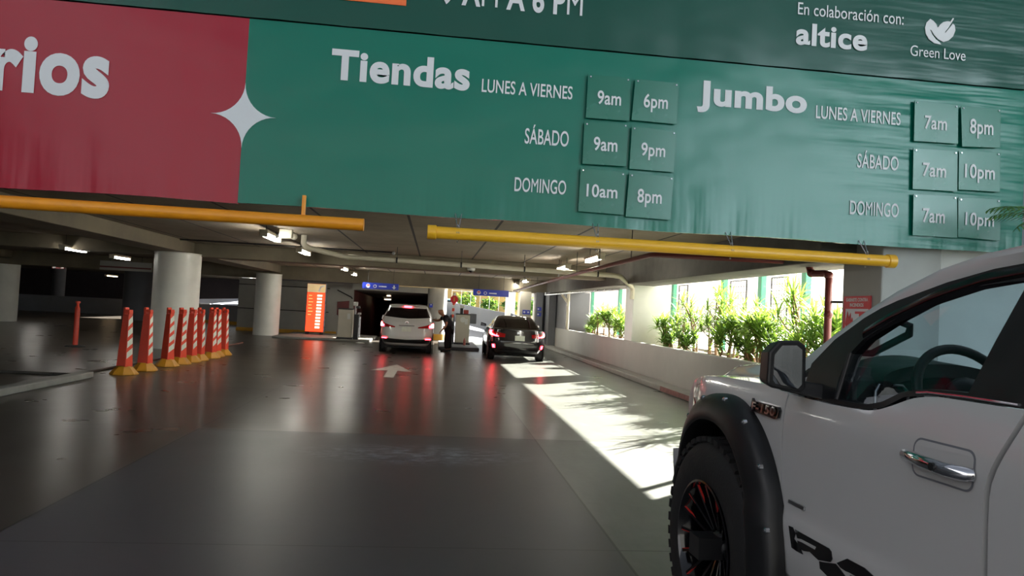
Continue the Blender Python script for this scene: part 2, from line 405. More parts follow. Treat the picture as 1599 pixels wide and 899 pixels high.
# facade that carries the banners, and the white wing at right
struct(MB().box(-30, 7.4, 8.02, 8.2, 2.70, 14.0).build('wall_front', 'darkwall'), 'facade behind the banners')
struct(MB().box(6.3, 24, 8.3, 8.6, -.02, 14.0).build('wall_right', 'white'), 'white wing wall beyond the truck')
struct(MB().box(5.5, 6.3, 8.21, 9.05, -.02, 3.0).build('pillar', 'plaster', bevel=.02), 'grey square pillar with the red sign')
# unseen walls added behind and at left of the camera to shape the light
struct(MB().box(-30, 9, -20.4, -20, -.02, BLOCKER_Z).build('wall_added_behind', mat('added dim back wall', S(74, 75, 76), .8, var=.1, scale=.6)), 'unseen dark wall added behind the camera to dim the garage')
struct(MB().box(16, 38, -31, -30, -.02, 17).build('wall_added_bounce', mat('added pale blue bounce wall', S(188, 212, 230), .8, var=.12, scale=.3)), 'unseen pale wall added behind the camera for the banner sheen')  # added bright surface whose reflection gives the banner its sheen
struct(MB().box(-11.4, -11, -20.4, 8.0, -.02, 12).build('wall_added_left', M['darkwall']), 'unseen wall added at left to shade the truck side')
struct(MB().box(5.32, 6.3, 18.6, 19.35, 0, 2.45).build('pillar', 'white', bevel=.02), 'white square pillar in the planter')
struct(MB().box(5.32, 6.3, 28.4, 31.6, 0, 2.45).build('wall_far', 'darkwall'), 'grey wall at the end of the planter')
# planter
struct(MB().box(5.3, 5.46, 9.0, 31.6, 0, .92).build('planter_wall', 'plaster', bevel=.018), 'low grey planter wall')
struct(MB().box(6.95, 7.1, 9.0, 31.6, -.05, .84).build('planter_wall', 'plaster', bevel=.012))
struct(MB().grid(lambda s, t: (5.46+1.49*s, 9.0+22.6*t, .74+.06*math.sin(s*9+t*70)+.04*math.sin(t*160+s*5)), 12, 160).build('planter_soil', 'soil', smooth=60), 'brown soil in the planter')
struct(MB().box(4.92, 5.3, 4.5, 31.6, 0, .13).build('kerb', 'kerb', bevel=.02), 'raised kerb along the planter wall')
struct(MB().box(4.915, 4.93, 9.0, 14.8, .02, .12).build('kerb_paint', mat('worn red kerb paint', S(124, 84, 80), .6, var=.4, scale=9)), 'worn red paint on the kerb')
# left island
struct(MB().box(-6.16, -5.94, 3.0, 13.28, 0, .11).build('kerb', 'kerb', bevel=.02), 'pale kerb at left of the lane')
struct(MB().box(-8.4, -6.30, 13.4, 24.5, 0, .05).build('kerb_island', 'floor', bevel=.02), 'raised island under the round column')
# round columns
def column(x, y, r, z1, lab, m='column', z0=0.0):
    mb = MB().lathe([(r+.006, z0), (r+.006, z0+.02), (r, z0+.03), (r, z1-.03), (r+.01, z1-.02), (r+.01, z1)], 48, (x, y, 0))
    struct(mb.build('column', m, smooth=40), lab)
column(-7.15, 20.45, .60, 2.68, 'large white round column behind the traffic cones', z0=.05)
column(-7.02, 30.7, .52, 2.58, 'white round column left of the orange board')
column(-18.35, 32.2, .60, 2.72, 'white round column at the left edge of the photo')
column(-16.0, 40.3, .78, 3.0, 'dark round column in the unlit bay', 'darkwall')
column(.10, 33.2, .45, 2.42, 'grey round column behind the attendant', 'plaster')
struct(MB().lathe([(.456, 0), (.456, .30)], 40, (.10, 33.2, 0)).build('trim_1', 'yellow_paint', smooth=40), 'yellow band round the column foot')
column(-12.9, 50, .34, 3.0, 'pale column over the far ramp', 'column')
column(-26.0, 52, .40, 3.0, 'thin column in the dark bay', 'greywall')
column(-32.0, 52, .40, 3.0, 'thin column in the dark bay at far left', 'greywall')
# left back: low wall with yellow strip, dark bays, pale ramp
struct(MB().hexa([(-13.4, 41.6, 0), (-7.3, 38.9, 0), (-7.3, 39.1, 0), (-13.4, 41.8, 0)], [(-13.4, 41.6, 1.02), (-7.3, 38.9, 1.06), (-7.3, 39.1, 1.06), (-13.4, 41.8, 1.02)]).build('wall_left', 'greywall'), 'low grey wall at the back left')
struct(MB().hexa([(-15.6, 42.0, 0), (-5.0, 37.5, 0), (-5.0, 37.7, 0), (-15.6, 42.3, 0)], [(-15.6, 42.0, .16), (-5.0, 37.5, .16), (-5.0, 37.7, .16), (-15.6, 42.3, .16)]).build('trim_2', 'yellow_paint'), 'yellow painted kerb at the back left')
lv = mat('pale blue plaster', S(190, 198, 214), .6, var=.12, scale=1.2)
struct(MB().grid(lambda s, t: (-17+11*s, 52+1.0*math.sin(s*3), .2+t*(1.0+.75*s)), 30, 4).build('wall_ramp', lv, smooth=30), 'pale curved wall of the far left ramp')
for i in range(7):
    x = -14.2+i*1.05
    struct(MB().hexa([(x, 47.0, .95+.05*i), (x+.55, 47.0, .97+.05*i), (x+1.2, 51.0, 1.20+.05*i), (x+.65, 51.0, 1.18+.05*i)], [(x, 47.0, 1.0+.05*i), (x+.55, 47.0, 1.02+.05*i), (x+1.2, 51.0, 1.25+.05*i), (x+.65, 51.0, 1.23+.05*i)]).build('ramp_slab', lv))
struct(MB().box(-46, -4.75, 64, 64.4, 0, 7).build('wall_back', mat('dark back wall', S(62, 56, 58), .8, var=.2, scale=1)), 'dark wall at the back of the garage')
struct(MB().box(-4.75, -4.4, 44, 64.4, 2.4, 6).build('wall_added_sunstop', 'greywall'))  # unseen wall added to keep direct sun off the far left ramp
struct(MB().box(-46, -14.2, 46.6, 46.9, 0, 1.0).build('wall_low', 'greywall'), 'low wall in the unlit bay')
struct(MB().box(-46.3, -46, 8, 66, 0, 3.4).build('wall_far_left', 'darkwall'))
# white panel wall beside the tunnel, and the tunnel itself
struct(MB().box(-9.0, -3.8, 33.6, 33.85, 0, 2.42).build('wall_back', 'plaster'), 'white panelled wall behind the orange board')
struct(MB().box(-9.0, -4.5, 33.50, 33.6, 0, .16).build('trim_3', 'yellow_paint'))
struct(MB().box(-9.0, -4.9, 33.56, 33.6, 1.02, 1.06).build('trim_4', 'dark_steel')); struct(MB().box(-9.0, -4.9, 33.56, 33.6, 2.12, 2.16).build('trim_5', 'dark_steel'))
tag(MB().prism([(-4.52, 1.55), (-3.98, 1.62), (-3.98, .72), (-4.1, .72), (-4.52, .95)], lambda a, b, d: (a, d, b), 33.54, 33.6).build('wall_panel', 'maroon'), 'dark maroon panel fixed on the wall right of the orange board', 'panel')
tag(MB().tube([(-4.55, 33.55, 2.10), (-3.9, 33.55, 1.80), (-3.84, 33.55, 1.72)], .025, 8).build('handrail', 'dark_steel'), 'dark sloping handrail high on the wall left of the tunnel', 'rail')
tun = mat('tunnel ceiling paint', S(150, 146, 144), .75, var=.1, scale=1)
struct(MB().box(-3.8, -.35, 33, 33.4, 2.16, 2.42).build('beam', 'plaster'), 'pale lintel over the dark entrance tunnel')
struct(MB().hexa([(-3.8, 33.4, 2.16), (-.35, 33.4, 2.16), (-.35, 58, 1.7), (-3.8, 58, 1.7)], [(-3.8, 33.4, 2.4), (-.35, 33.4, 2.4), (-.35, 58, 2.4), (-3.8, 58, 2.4)]).build('ceiling', tun))
struct(MB().box(-4.0, -3.8, 33.85, 58, -1.5, 2.4).build('wall_tunnel', 'maroon')); struct(MB().box(-.35, -.15, 33.7, 58, -1.5, 2.4).build('wall_tunnel', 'maroon'))
struct(MB().box(-.15, -.03, 33.7, 58.3, -.2, 2.5).build('wall_ramp', 'plaster'))
struct(MB().box(-4.95, -.15, 58, 58.3, -2, 2.4).build('wall_tunnel', 'maroon'))
struct(MB().hexa([(-4.75, 34, -.2), (-.35, 34, -.2), (-.35, 58, -1.6), (-4.75, 58, -1.6)], [(-4.75, 34, 0), (-.35, 34, 0), (-.35, 58, -1.4), (-4.75, 58, -1.4)]).build('floor', M['floor']), 'floor sloping down into the tunnel')
# right back: open ramp to the street
rampm = mat('pale ramp concrete', S(128, 132, 142), .7, var=.08, scale=1.4)
struct(MB().grid(lambda s, t: (-.15+8*s, 34+32*t, 1.3*t*t*(1.1-.3*s)), 4, 24).build('ramp', rampm, smooth=60), 'pale concrete ramp climbing to the street')
def rampwall(pts, th=.18):
    mb = MB(); k = len(pts); vs = []
    for x, y, a, b in pts: vs += [(x, y, a), (x, y, b), (x+.05, y+th, b), (x+.05, y+th, a)]
    fs = []
    for i in range(k-1):
        for j in range(4): fs.append((i*4+j, i*4+(j+1) % 4, (i+1)*4+(j+1) % 4, (i+1)*4+j))
    return mb.add(vs, fs+[(0, 1, 2, 3), (4*k-1, 4*k-2, 4*k-3, 4*k-4)])
struct(rampwall([(-.1, 55, .6, 2.05), (1.1, 51.5, .6, 1.95), (2.4, 47, .4, 1.72), (3.6, 43, .2, 1.50), (4.4, 40.2, 0, 1.40), (5.1, 38.2, 0, 1.15), (5.9, 36.2, 0, .75)]).build('wall_ramp', mat('slate parapet paint', S(62, 67, 76), .7, var=.1, scale=1), smooth=30), 'grey curved parapet of the ramp')
column(4.32, 40.6, .28, 3.1, 'slim white column standing on the ramp parapet')
for x0, x1, m, lab in ((3.80, 4.30, 'cabinet', 'cream square pillar with a blue sign'), (4.52, 4.86, 'greywall', 'grey square pillar with two blue signs'), (4.98, 5.30, 'greywall', 'dark square pillar next to the planter wall')):
    struct(MB().box(x0, x1, 31.5 if x0 < 4.9 else 30.6, 32.4, 0, 2.45).build('pillar', m, bevel=.015), lab)
struct(MB().box(4.86, 5.0, 31.9, 32.3, 0, 2.45).build('wall_far', 'greywall'))
struct(MB().box(-8, 9, 66.5, 66.8, 0, 3.6).build('wall_street', mat('ochre street wall', S(206, 176, 112), .8, var=.2, scale=.7)), 'ochre wall across the street')
# forecourt left open to the sky

# ================================================================== BANNERS
YB = 7.95
def bp(px, py, y=YB): return on_y(px, py, y)
def lettering(txt, parent, lb, rt, y, m='lettering', bold=0.0, name='lettering'):
    a = bp(*lb, y); b = bp(*rt, y)
    return text(MB(), txt, lambda s, t: (a.x+(b.x-a.x)*s, y, a.z+(b.z-a.z)*t), bold).build(name, m, parent, fix=False)
def sheet(x0, x1, z0, z1, y0, y1, sag=0.0):
    mb = MB()
    nx = max(2, int((x1-x0)/.12)); nz = 16
    f = lambda s, t: (x0+(x1-x0)*s, y0-(.005*math.sin(s*(x1-x0)*5.1)+.004*math.sin(s*(x1-x0)*11.7+1))*(1-t)**3, z0+(z1-z0)*t+sag*(1-t)*math.sin(s*(x1-x0)*2.3)*.5)
    return mb.panel(f, nx, nz, (0, y1-y0, 0))
XR = bp(380, 180).x; ZB = 2.595; ZT = 4.635
t = thing('banner', 'long red and green vinyl banner with the opening hours, hung above the garage entrance', 'banner', (0, 0, 0))
sheet(-9.5, XR, ZB, ZT, YB, YB+.05, .015).build('red_panel', 'v_red', t, smooth=30, label='red left end of the banner')
sheet(XR, 7.16, ZB, ZT, YB, YB+.05, .015).build('green_panel', 'v_green', t, smooth=30, label='green main panel of the banner')
# four-pointed star on the seam
c = bp(380.5, 180.5); hx = .345; hz = .36; st = []
for q in range(4):
    sx, sz = ((1, 1), (-1, 1), (-1, -1), (1, -1))[q]
    for k in range(10):
        a = PI/2*k/10
        u, v = (1-math.sin(a), 1-math.cos(a))
        if q % 2: u, v = v, u
        st.append((c.x+sx*hx*u, c.z+sz*hz*v))
MB().prism(st, lambda a, b, d: (a, d, b), YB-.009, YB-.005).build('star', 'v_white', t)
YL = YB-.009
for txt, lb, rt, bo in (('rios', (-16, 141), (175, 68), .040), ('Tiendas', (516, 124), (735.4, 95), .036), ('LUNES A VIERNES', (752, 143.5), (894.5, 135), .010), ('SÁBADO', (819, 224), (889, 199), .010),
                        ('DOMINGO', (803, 298.5), (884.5, 282), .010), ('Jumbo', (1087.8, 174.5), (1261, 140), .040), ('LUNES A VIERNES', (1273.8, 184.6), (1406.8, 175.7), .010),
                        ('SÁBADO', (1338.3, 261.6), (1403.7, 239), .010), ('DOMINGO', (1326.7, 334.5), (1403.7, 318), .010)):
    lettering(txt, t, lb, rt, YL, bold=bo)
YU = 7.93
t = thing('sign_board', 'dark green upper banner with two sponsor names, above the red and green one', 'banner')
sheet(-9.5, 7.16, ZT+.012, 6.6, YU, YU+.05).build('board_panel', 'v_dark', t, smooth=30)
a = bp(470, 0, YU-.01); b = bp(634, 9, YU-.01)
MB().box(a.x, b.x, YU-.009, YU-.003, b.z, b.z+.42).build('orange_block', 'v_orange', t)
YV = YU-.012
lettering('En colaboración con:', t, (1245.8, 22.3), (1411.5, 20.5), YV, bold=.004)
lettering('altice', t, (1242.6, 69.5), (1355.3, 45.5), YV, bold=.032)
lettering('Green Love', t, (1421.5, 86.8), (1508, 78.6), YV, bold=-.006)
lettering('9 AM A 6 PM', t, (690, 6), (911, -15), YV, bold=.03)
def z8(px, py): p = bp(1100+px/3.204, py/3.204, YV); return (p.x, p.z)
lp = [(1130, 94), (1112, 112), (1104, 138), (1108, 168), (1124, 196), (1150, 216), (1185, 223), (1178, 212), (1158, 196), (1140, 172), (1130, 150), (1134, 148), (1150, 174), (1170, 196), (1196, 210), (1222, 202), (1244, 182), (1256, 152), (1252, 126), (1243, 118), (1226, 140), (1206, 164), (1203, 161), (1220, 140), (1238, 112), (1249, 92), (1243, 90), (1232, 108), (1216, 106), (1196, 110), (1180, 122), (1172, 134), (1166, 138), (1160, 120), (1146, 104)]
MB().prism([z8(*q) for q in lp], lambda a, b, d: (a, d, b), YV, YV+.006).build('leaf_emblem', 'lettering', t)
# hour plates
PL = [  # corners TL TR BR BL, text, text box LB RT, label
 (((918.5, 116), (984.6, 122), (982.6, 189), (914.5, 184)), '9am', (932.5, 162.5), (970.5, 144), 'green plate reading 9am in the top weekday row of the left timetable', 1),
 (((992, 123), (1060, 130), (1056.7, 194), (986, 187.5)), '6pm', (1004.6, 174), (1043.5, 149), 'green plate reading 6pm at the top of the left timetable', 1),
 (((912.5, 190), (980.6, 193.5), (977.4, 260), (909, 256)), '9am', (926.5, 235), (964.6, 216), 'green plate reading 9am in the middle Saturday row of the left timetable', 1),
 (((986.6, 197), (1056, 205), (1052, 269), (982.6, 263.5)), '9pm', (1000.6, 249), (1039.4, 225), 'green plate reading 9pm in the left timetable', 1),
 (((906.5, 262), (976.6, 269), (973.4, 335.6), (902.5, 330)), '10am', (915.3, 307), (964.6, 290), 'green plate reading 10am in the left timetable', 1),
 (((982.6, 270), (1052, 276), (1046.7, 343.6), (976.6, 338)), '8pm', (994.6, 322.5), (1033.8, 297), 'green plate reading 8pm in the bottom Sunday row of the left timetable', 1),
 (((1428, 156.6), (1496, 163.7), (1496, 224.6), (1427, 220)), '7am', (1443.7, 201), (1479.3, 183), 'green plate reading 7am in the top weekday row of the right timetable', 2),
 (((1500, 165.5), (1562.5, 170), (1560.7, 231), (1501.5, 229)), '8pm', (1514, 215.5), (1551.3, 188), 'green plate reading 8pm at the top of the right timetable', 2),
 (((1426, 231), (1495, 236), (1495, 299), (1425, 295)), '7am', (1440.6, 275), (1478, 256.5), 'green plate reading 7am in the middle Saturday row of the right timetable', 2),
 (((1497, 235), (1561.6, 238), (1560.7, 300), (1496, 296)), '10pm', (1506, 284), (1553.6, 259), 'green plate reading 10pm in the middle Saturday row of the right timetable', 2),
 (((1426, 302.5), (1494, 306), (1495, 371.5), (1425, 367)), '7am', (1440.6, 347), (1476, 327), 'green plate reading 7am in the bottom Sunday row of the right timetable', 2),
 (((1496, 308), (1561.6, 311), (1561.6, 376), (1495.7, 370)), '10pm', (1507, 357.5), (1552.7, 334), 'green plate reading 10pm in the bottom Sunday row of the right timetable', 2)]
for cn, tx, lb, rt, lab, side in PL:
    P = [bp(*q, YB-.04) for q in cn]; cc = sum(P, Vector())/4; tt = random.uniform(-.006, .012)
    th = thing('hour_plate', lab, 'sign plate', (cc.x, YB-.04, cc.z), 0, 'hour plates of the %s timetable' % ('left' if side == 1 else 'right'))
    loc = [p-cc for p in P]
    MB().hexa([(loc[3].x, -.006-tt, loc[3].z), (loc[2].x, -.006-tt, loc[2].z), (loc[2].x, .002-tt, loc[2].z), (loc[3].x, .002-tt, loc[3].z)],
              [(loc[0].x, -.006, loc[0].z), (loc[1].x, -.006, loc[1].z), (loc[1].x, .002, loc[1].z), (loc[0].x, .002, loc[0].z)]).build('plate', 'plate', th, bevel=.002)
    a = bp(*lb, YB-.052)-cc; b = bp(*rt, YB-.052)-cc
    text(MB(), tx, lambda s, q: (a.x+(b.x-a.x)*s, -.014-tt*(1-q), a.z+(b.z-a.z)*q), .016).build('lettering', 'lettering', th, fix=False)
    for k in (0, 1):
        q = loc[k]; sx = .03 if k == 0 else -.03
        MB().lathe([(.009, -.018), (.009, -.004), (.004, .0)], 10, (q.x+sx, 0, q.z-.028), 'y').build('clip', 'chrome', th)

# ================================================================== YELLOW CLEARANCE PIPES
def pipe(name, lab, x0, x1, z, m, ringend, ties, cap0, cap1):
    r = .068; t = thing(name, lab, 'clearance bar', ((x0+x1)/2, 8.0-.14, z), 0, 'height clearance bars'); h = (x1-x0)/2
    MB().tube([(-h, 0, 0), (h, 0, 0)], r, 28).build('tube', m, t, smooth=50)
    for f, s in ((cap0, -1), (cap1, 1)):
        if f: MB().lathe([(r+.004, -.05), (r+.012, -.045), (r+.012, .045), (r+.004, .05), (.02, .052)], 28, (s*(h-.045), 0, 0), 'x').build('end_cap', m, t, smooth=50)
    for px, kind in ties:
        x = on_y(px, 360, 7.86).x-(x0+x1)/2
        if kind == 's': MB().box(x-.02, x+.02, -.02, .02, r-.06, .28).build('bracket', m, t, bevel=.004)
        else:
            b = MB()
            for s in (-1, 1): b.tube([(x+.03*s, .19, 2.705-z), (x+.035*s, .10, .24), (x+.012*s, -.02, r+.01), (x+.01*s, -r-.004, .0)], .005, 6)
            b.ball((x, -.03, r+.018), .014, 8); b.ball((x, 0, -r-.018), .012, 8); b.build('hanger', 'steel', t)
    return t
yp = 7.86
pl = [on_y(q[0], q[1], yp) for q in ((0, 312), (568, 353.5))]; pr = [on_y(q[0], q[1], yp) for q in ((668, 361.5), (1396, 408.5))]
pipe('clearance_bar', 'orange clearance pipe under the red end of the banner', -8.6, pl[1].x, (pl[0].z+pl[1].z)/2, 'orange_pipe', False, [(472, 's'), (-150, 's')], False, False)
pipe('clearance_bar', 'yellow clearance pipe with capped ends hung under the green panel', pr[0].x, pr[1].x, (pr[0].z+pr[1].z)/2, 'yellow_pipe', True, [(715, 'w'), (932, 'w'), (1142, 'w'), (1353, 'w')], True, True)

# ================================================================== PIPES UNDER THE CEILING
t = thing('fire_pipe', 'dark red fire pipe running along the ceiling and down beside the grey pillar', 'pipe')
PX = 3.12
MB().tube([(PX+.35, 31.4, 2.44), (PX+.05, 15, 2.50), (PX, 10.1, 2.50), (PX+.06, 10.0, 2.50), (5.30, 9.72, 2.50)], .04, 14).build('tube', 'red_pipe', t, smooth=50)
el = [(5.28, 9.72, 2.50), (5.35, 9.71, 2.495), (5.37, 9.70, 2.46), (5.37, 9.66, 2.36), (5.39, 9.62, 2.335), (5.44, 9.40, 2.33), (5.46, 9.36, 2.32), (5.465, 9.33, 2.28), (5.465, 9.31, .9)]
MB().tube(el, .05, 14).build('riser', 'red_pipe', t, smooth=50)
for q, d in (((5.36, 9.70, 2.49), 1), ((5.375, 9.64, 2.345), 1), ((5.462, 9.335, 2.30), 1), ((5.465, 9.31, 1.75), 1)):
    MB().ball(q, .064, 12).build('coupling', 'red_pipe', t, smooth=60)
MB().tube([(5.48, 9.31, 1.93), (5.62, 9.06, 1.93)], .018, 10).build('valve', 'black', t)
for y in (11.2, 13.6, 16.0, 18.6, 23.0, 27.0):
    MB().tube([(PX+.0145*(y-10), y, 2.50), (PX+.0145*(y-10), y, 3.0)], .008, 6).build('hanger', 'dark_steel', t)
t = thing('drain_pipe', 'white drain pipe crossing the ceiling towards the white square pillar', 'pipe')
MB().tube([(-2.95, 15.9, 3.0), (-2.95, 15.9, 2.82), (-2.93, 15.95, 2.77), (-2.86, 16.1, 2.73), (-2.35, 17.55, 2.69), (-2.2, 17.7, 2.685), (4.5, 17.7, 2.61), (4.72, 17.75, 2.59), (5.2, 18.4, 2.38), (5.26, 18.5, 2.30), (5.26, 18.52, 2.05)], .062, 16).build('tube', 'white_pipe', t, smooth=50)
for x in (-1.0, .6, 2.2, 4.1):
    z = 2.685-.0112*(x+2.2); MB().lathe([(.072, -.02), (.072, .02)], 16, (x, 17.7, z), 'x').tube([(x, 17.7, z+.06), (x, 17.7, 3.0)], .008, 6).build('hanger', 'dark_steel', t)
t = thing('conduit', 'thin dark conduit fixed to the ceiling left of the white drain pipe', 'pipe')
MB().tube([(-6.6, 18.9, 2.955), (-1.2, 18.9, 2.945)], .022, 8).build('tube', 'dark_steel', t, smooth=50); MB().ball((-1.16, 18.9, 2.93), .05, 10).build('fitting', 'steel', t)
t = thing('cable_tray', 'grey cable conduit leading to the white square pillar', 'pipe')
MB().tube([(4.6, 29.5, 2.30), (5.18, 19.6, 2.34)], .03, 8).build('tube', 'steel', t, smooth=50); MB().tube([(4.62, 29.5, 2.30), (4.62, 29.5, 2.42)], .02, 6).build('hanger', 'steel', t)
t = thing('drain_pipe', 'white branching drain pipe at the far end of the planter wall', 'pipe')
MB().tube([(5.2, 27.3, 2.43), (5.2, 27.3, .94)], .06, 12).build('tube', 'white_pipe', t, smooth=50); MB().tube([(4.95, 27.4, 2.30), (5.18, 27.32, 2.0)], .05, 12).build('branch', 'white_pipe', t, smooth=50)

# ================================================================== CEILING LIGHTS
def lamp(x, y, z, along, lab, group, hang=True, warm=False, L=.62, ztop=3.0):
    t = thing('ceiling_light', lab, 'ceiling light', (x, y, z), PI/2 if along else 0, group)
    MB().box(-L-.03, L+.03, -.085, .085, .03, .10).build('housing', 'white_pipe', t, bevel=.02)
    mb = MB()
    for s in (-1, 1): mb.tube([(-L+.03, .038*s, -.005), (L-.03, .038*s, -.005)], .026, 10)
    mb.build('tube', 'warm_lamp' if warm else ('tube_old' if 'left bay' in group else 'tube'), t, smooth=50)
    for s in (-1, 1): MB().box(s*(L-.005)-.025, s*(L-.005)+.025, -.075, .075, -.04, .03).build('end_cap', 'white_pipe', t, bevel=.006)
    if hang and ztop-z > .12:
        for s in (-1, 1): MB().tube([(s*L*.7, 0, .10), (s*L*.7, 0, ztop-z)], .007, 6).build('hanger', 'dark_steel', t)
def lights(px, z, along, labs, group, **k):
    for (a, b), l in zip(px, labs):
        p = on_z(a, b, z); lamp(p.x, p.y, z, along, l, group, **k)
lights([(928, 405), (880, 419)], 2.75, True, ['ceiling light nearest the entrance in the row over the planter lane', 'second ceiling light from the entrance in the row over the planter lane'], 'lights over the planter lane')
lights([(822, 439), (806, 444)], 2.75, True, ['third ceiling light from the entrance in the row over the planter lane', 'farthest small ceiling light in the row over the planter lane'], 'lights over the planter lane')
lights([(423, 371), (474, 394)], 2.80, True, ['ceiling light nearest the entrance in the left row, beside a small box', 'second ceiling light from the entrance in the left row'], 'lights over the ticket lane')
lights([(537, 420), (552, 428)], 2.72, True, ['third ceiling light in the left row, before the blue hanging sign', 'fourth and farthest ceiling light in the left row, above the blue hanging sign'], 'lights over the ticket lane')
lights([(115, 390)], 2.62, True, ['large lit ceiling light between the left edge column and the big column'], 'lights in the left bay')
lights([(188, 403)], 2.62, True, ['lit ceiling light just left of the big round column'], 'lights in the left bay')
lights([(57, 407)], 2.72, True, ['lit ceiling light next to the column at the left edge'], 'lights in the left bay')
lights([(327, 425.5)], 2.62, True, ['small lit ceiling light just right of the big round column'], 'lights in the left bay', hang=False)
lights([(174, 431)], 2.55, True, ['dim warm light deep in the unlit bay'], 'lights in the left bay', warm=True, L=.9, hang=False)
for px, py, l in ((607, 464.5, 'small warm lamp on the tunnel ceiling, upper of two'), (605, 474.5, 'small warm lamp on the tunnel ceiling, lower of two')):
    yy = 36.5 if py < 470 else 44; p = on_y(px, py, yy); zc = 2.16-(yy-33.4)*.0187
    lamp(p.x, yy, zc-.11, False, l, 'tunnel lamps', hang=False, warm=True, L=.12 if py < 470 else .22)
t = thing('junction_box', 'small cream box with a lamp fixed by the first left ceiling light', 'box', (-3.12, 14.9, 2.86))
MB().box(-.13, .13, -.09, .09, -.05, .14).build('body', 'cabinet', t, bevel=.015); MB().ball((.16, 0, .0), .07, 12).build('lamp_head', 'cabinet', t); MB().ball((-.2, 0, .0), .06, 12).build('lamp_head', 'black', t)
p = on_z(729, 431, 2.62)
t = thing('dome_camera', 'small white dome camera on the cross beam', 'camera', (p.x, 20.44, 2.72))
MB().lathe([(.03, .06), (.11, .05), (.12, -.02), (.1, -.05)], 20).box(-.05, .05, 0, .07, 0, .07).build('housing', 'white', t, smooth=40); MB().ball((0, 0, -.05), (.08, .08, .07), 14).build('dome', 'gloss_black', t, smooth=60)

# ================================================================== THE WHITE PICKUP TRUCK
def smooth(a, b, x):
    t = max(0.0, min(1.0, (x-a)/(b-a))); return t*t*(3-2*t)
def lerp(a, b, t): return a+(b-a)*t
def pl_interp(pts, x):
    if x <= pts[0][0]: return pts[0][1]
    for (a, b), (c, d) in zip(pts, pts[1:]):
        if x <= c: return b+(d-b)*(x-a)/(c-a)
    return pts[-1][1]
TR = thing('pickup_truck', 'large white pickup truck with black wheel arch flares, parked at right beside the planter wall', 'pickup truck')
def place_truck():
    F = ray(660, 490).normalized(); L = Vector((0, 0, 1)).cross(F).normalized(); U = F.cross(L)
    r = ray(1132, 845); hub = Vector((0, 0, CAMZ)) + r*(-1.504/(L.dot(r)))
    o = hub - L*.985 - U*.50 ; o.z += -.02
    m = Matrix((F, L, U)).transposed().to_4x4(); m.translation = o
    TR.matrix_world = m
place_truck()
HUBZ = .50
def TW(u, z):
    y = .985 - .07*(z-1.0)**2*(1 if z > 1 else .6)
    if z > 1.16: y -= 1.1*(z-1.16)**2
    y += .016*smooth(.835, .77, z)
    if z < .68: y -= .35*(.68-z)**1.5
    y -= .17*smooth(.28, .98, u)
    return y
AA, AB, AZ = .555, .69, .50
def arch(u, c=0.0):
    d = abs(u-c)/AA
    return AZ + AB*(1-d**2.2)**(1/2.2) if d < 1 else 0
BELT = [(-2.9, 1.375), (-1.27, 1.368), (-1.22, 1.362), (-1.17, 1.35), (-1.10, 1.315), (-1.05, 1.295), (-1.0, 1.286), (-.93, 1.283), (-.80, 1.280), (-.50, 1.285), (-.30, 1.300), (.1, 1.295), (.45, 1.275), (.75, 1.245), (.86, 1.22), (.93, 1.165), (.96, 1.10)]
def belt(u): return pl_interp(BELT, u)
def sidepanel(name, u0, u1, zlo, nu, nz, mt, side, uf0=None, uf1=None, zhi=belt, dense=False, label=None):
    def fn(s, t):
        u = lerp(u0, u1, s); z = lerp(zlo(u), zhi(u), t)
        a = uf0(z) if uf0 else u0; b = uf1(z) if uf1 else u1
        uu = lerp(a, b, s); return (uu, side*TW(uu, z), z)
    return MB().panel(fn, nu, nz, (0, -side*.022, 0)).build(name, mt, TR, smooth=35, label=label)
drear = lambda z: -1.560 - .035*smooth(1.12, 1.38, z)*1.9
drear2 = lambda z: drear(z)-.019
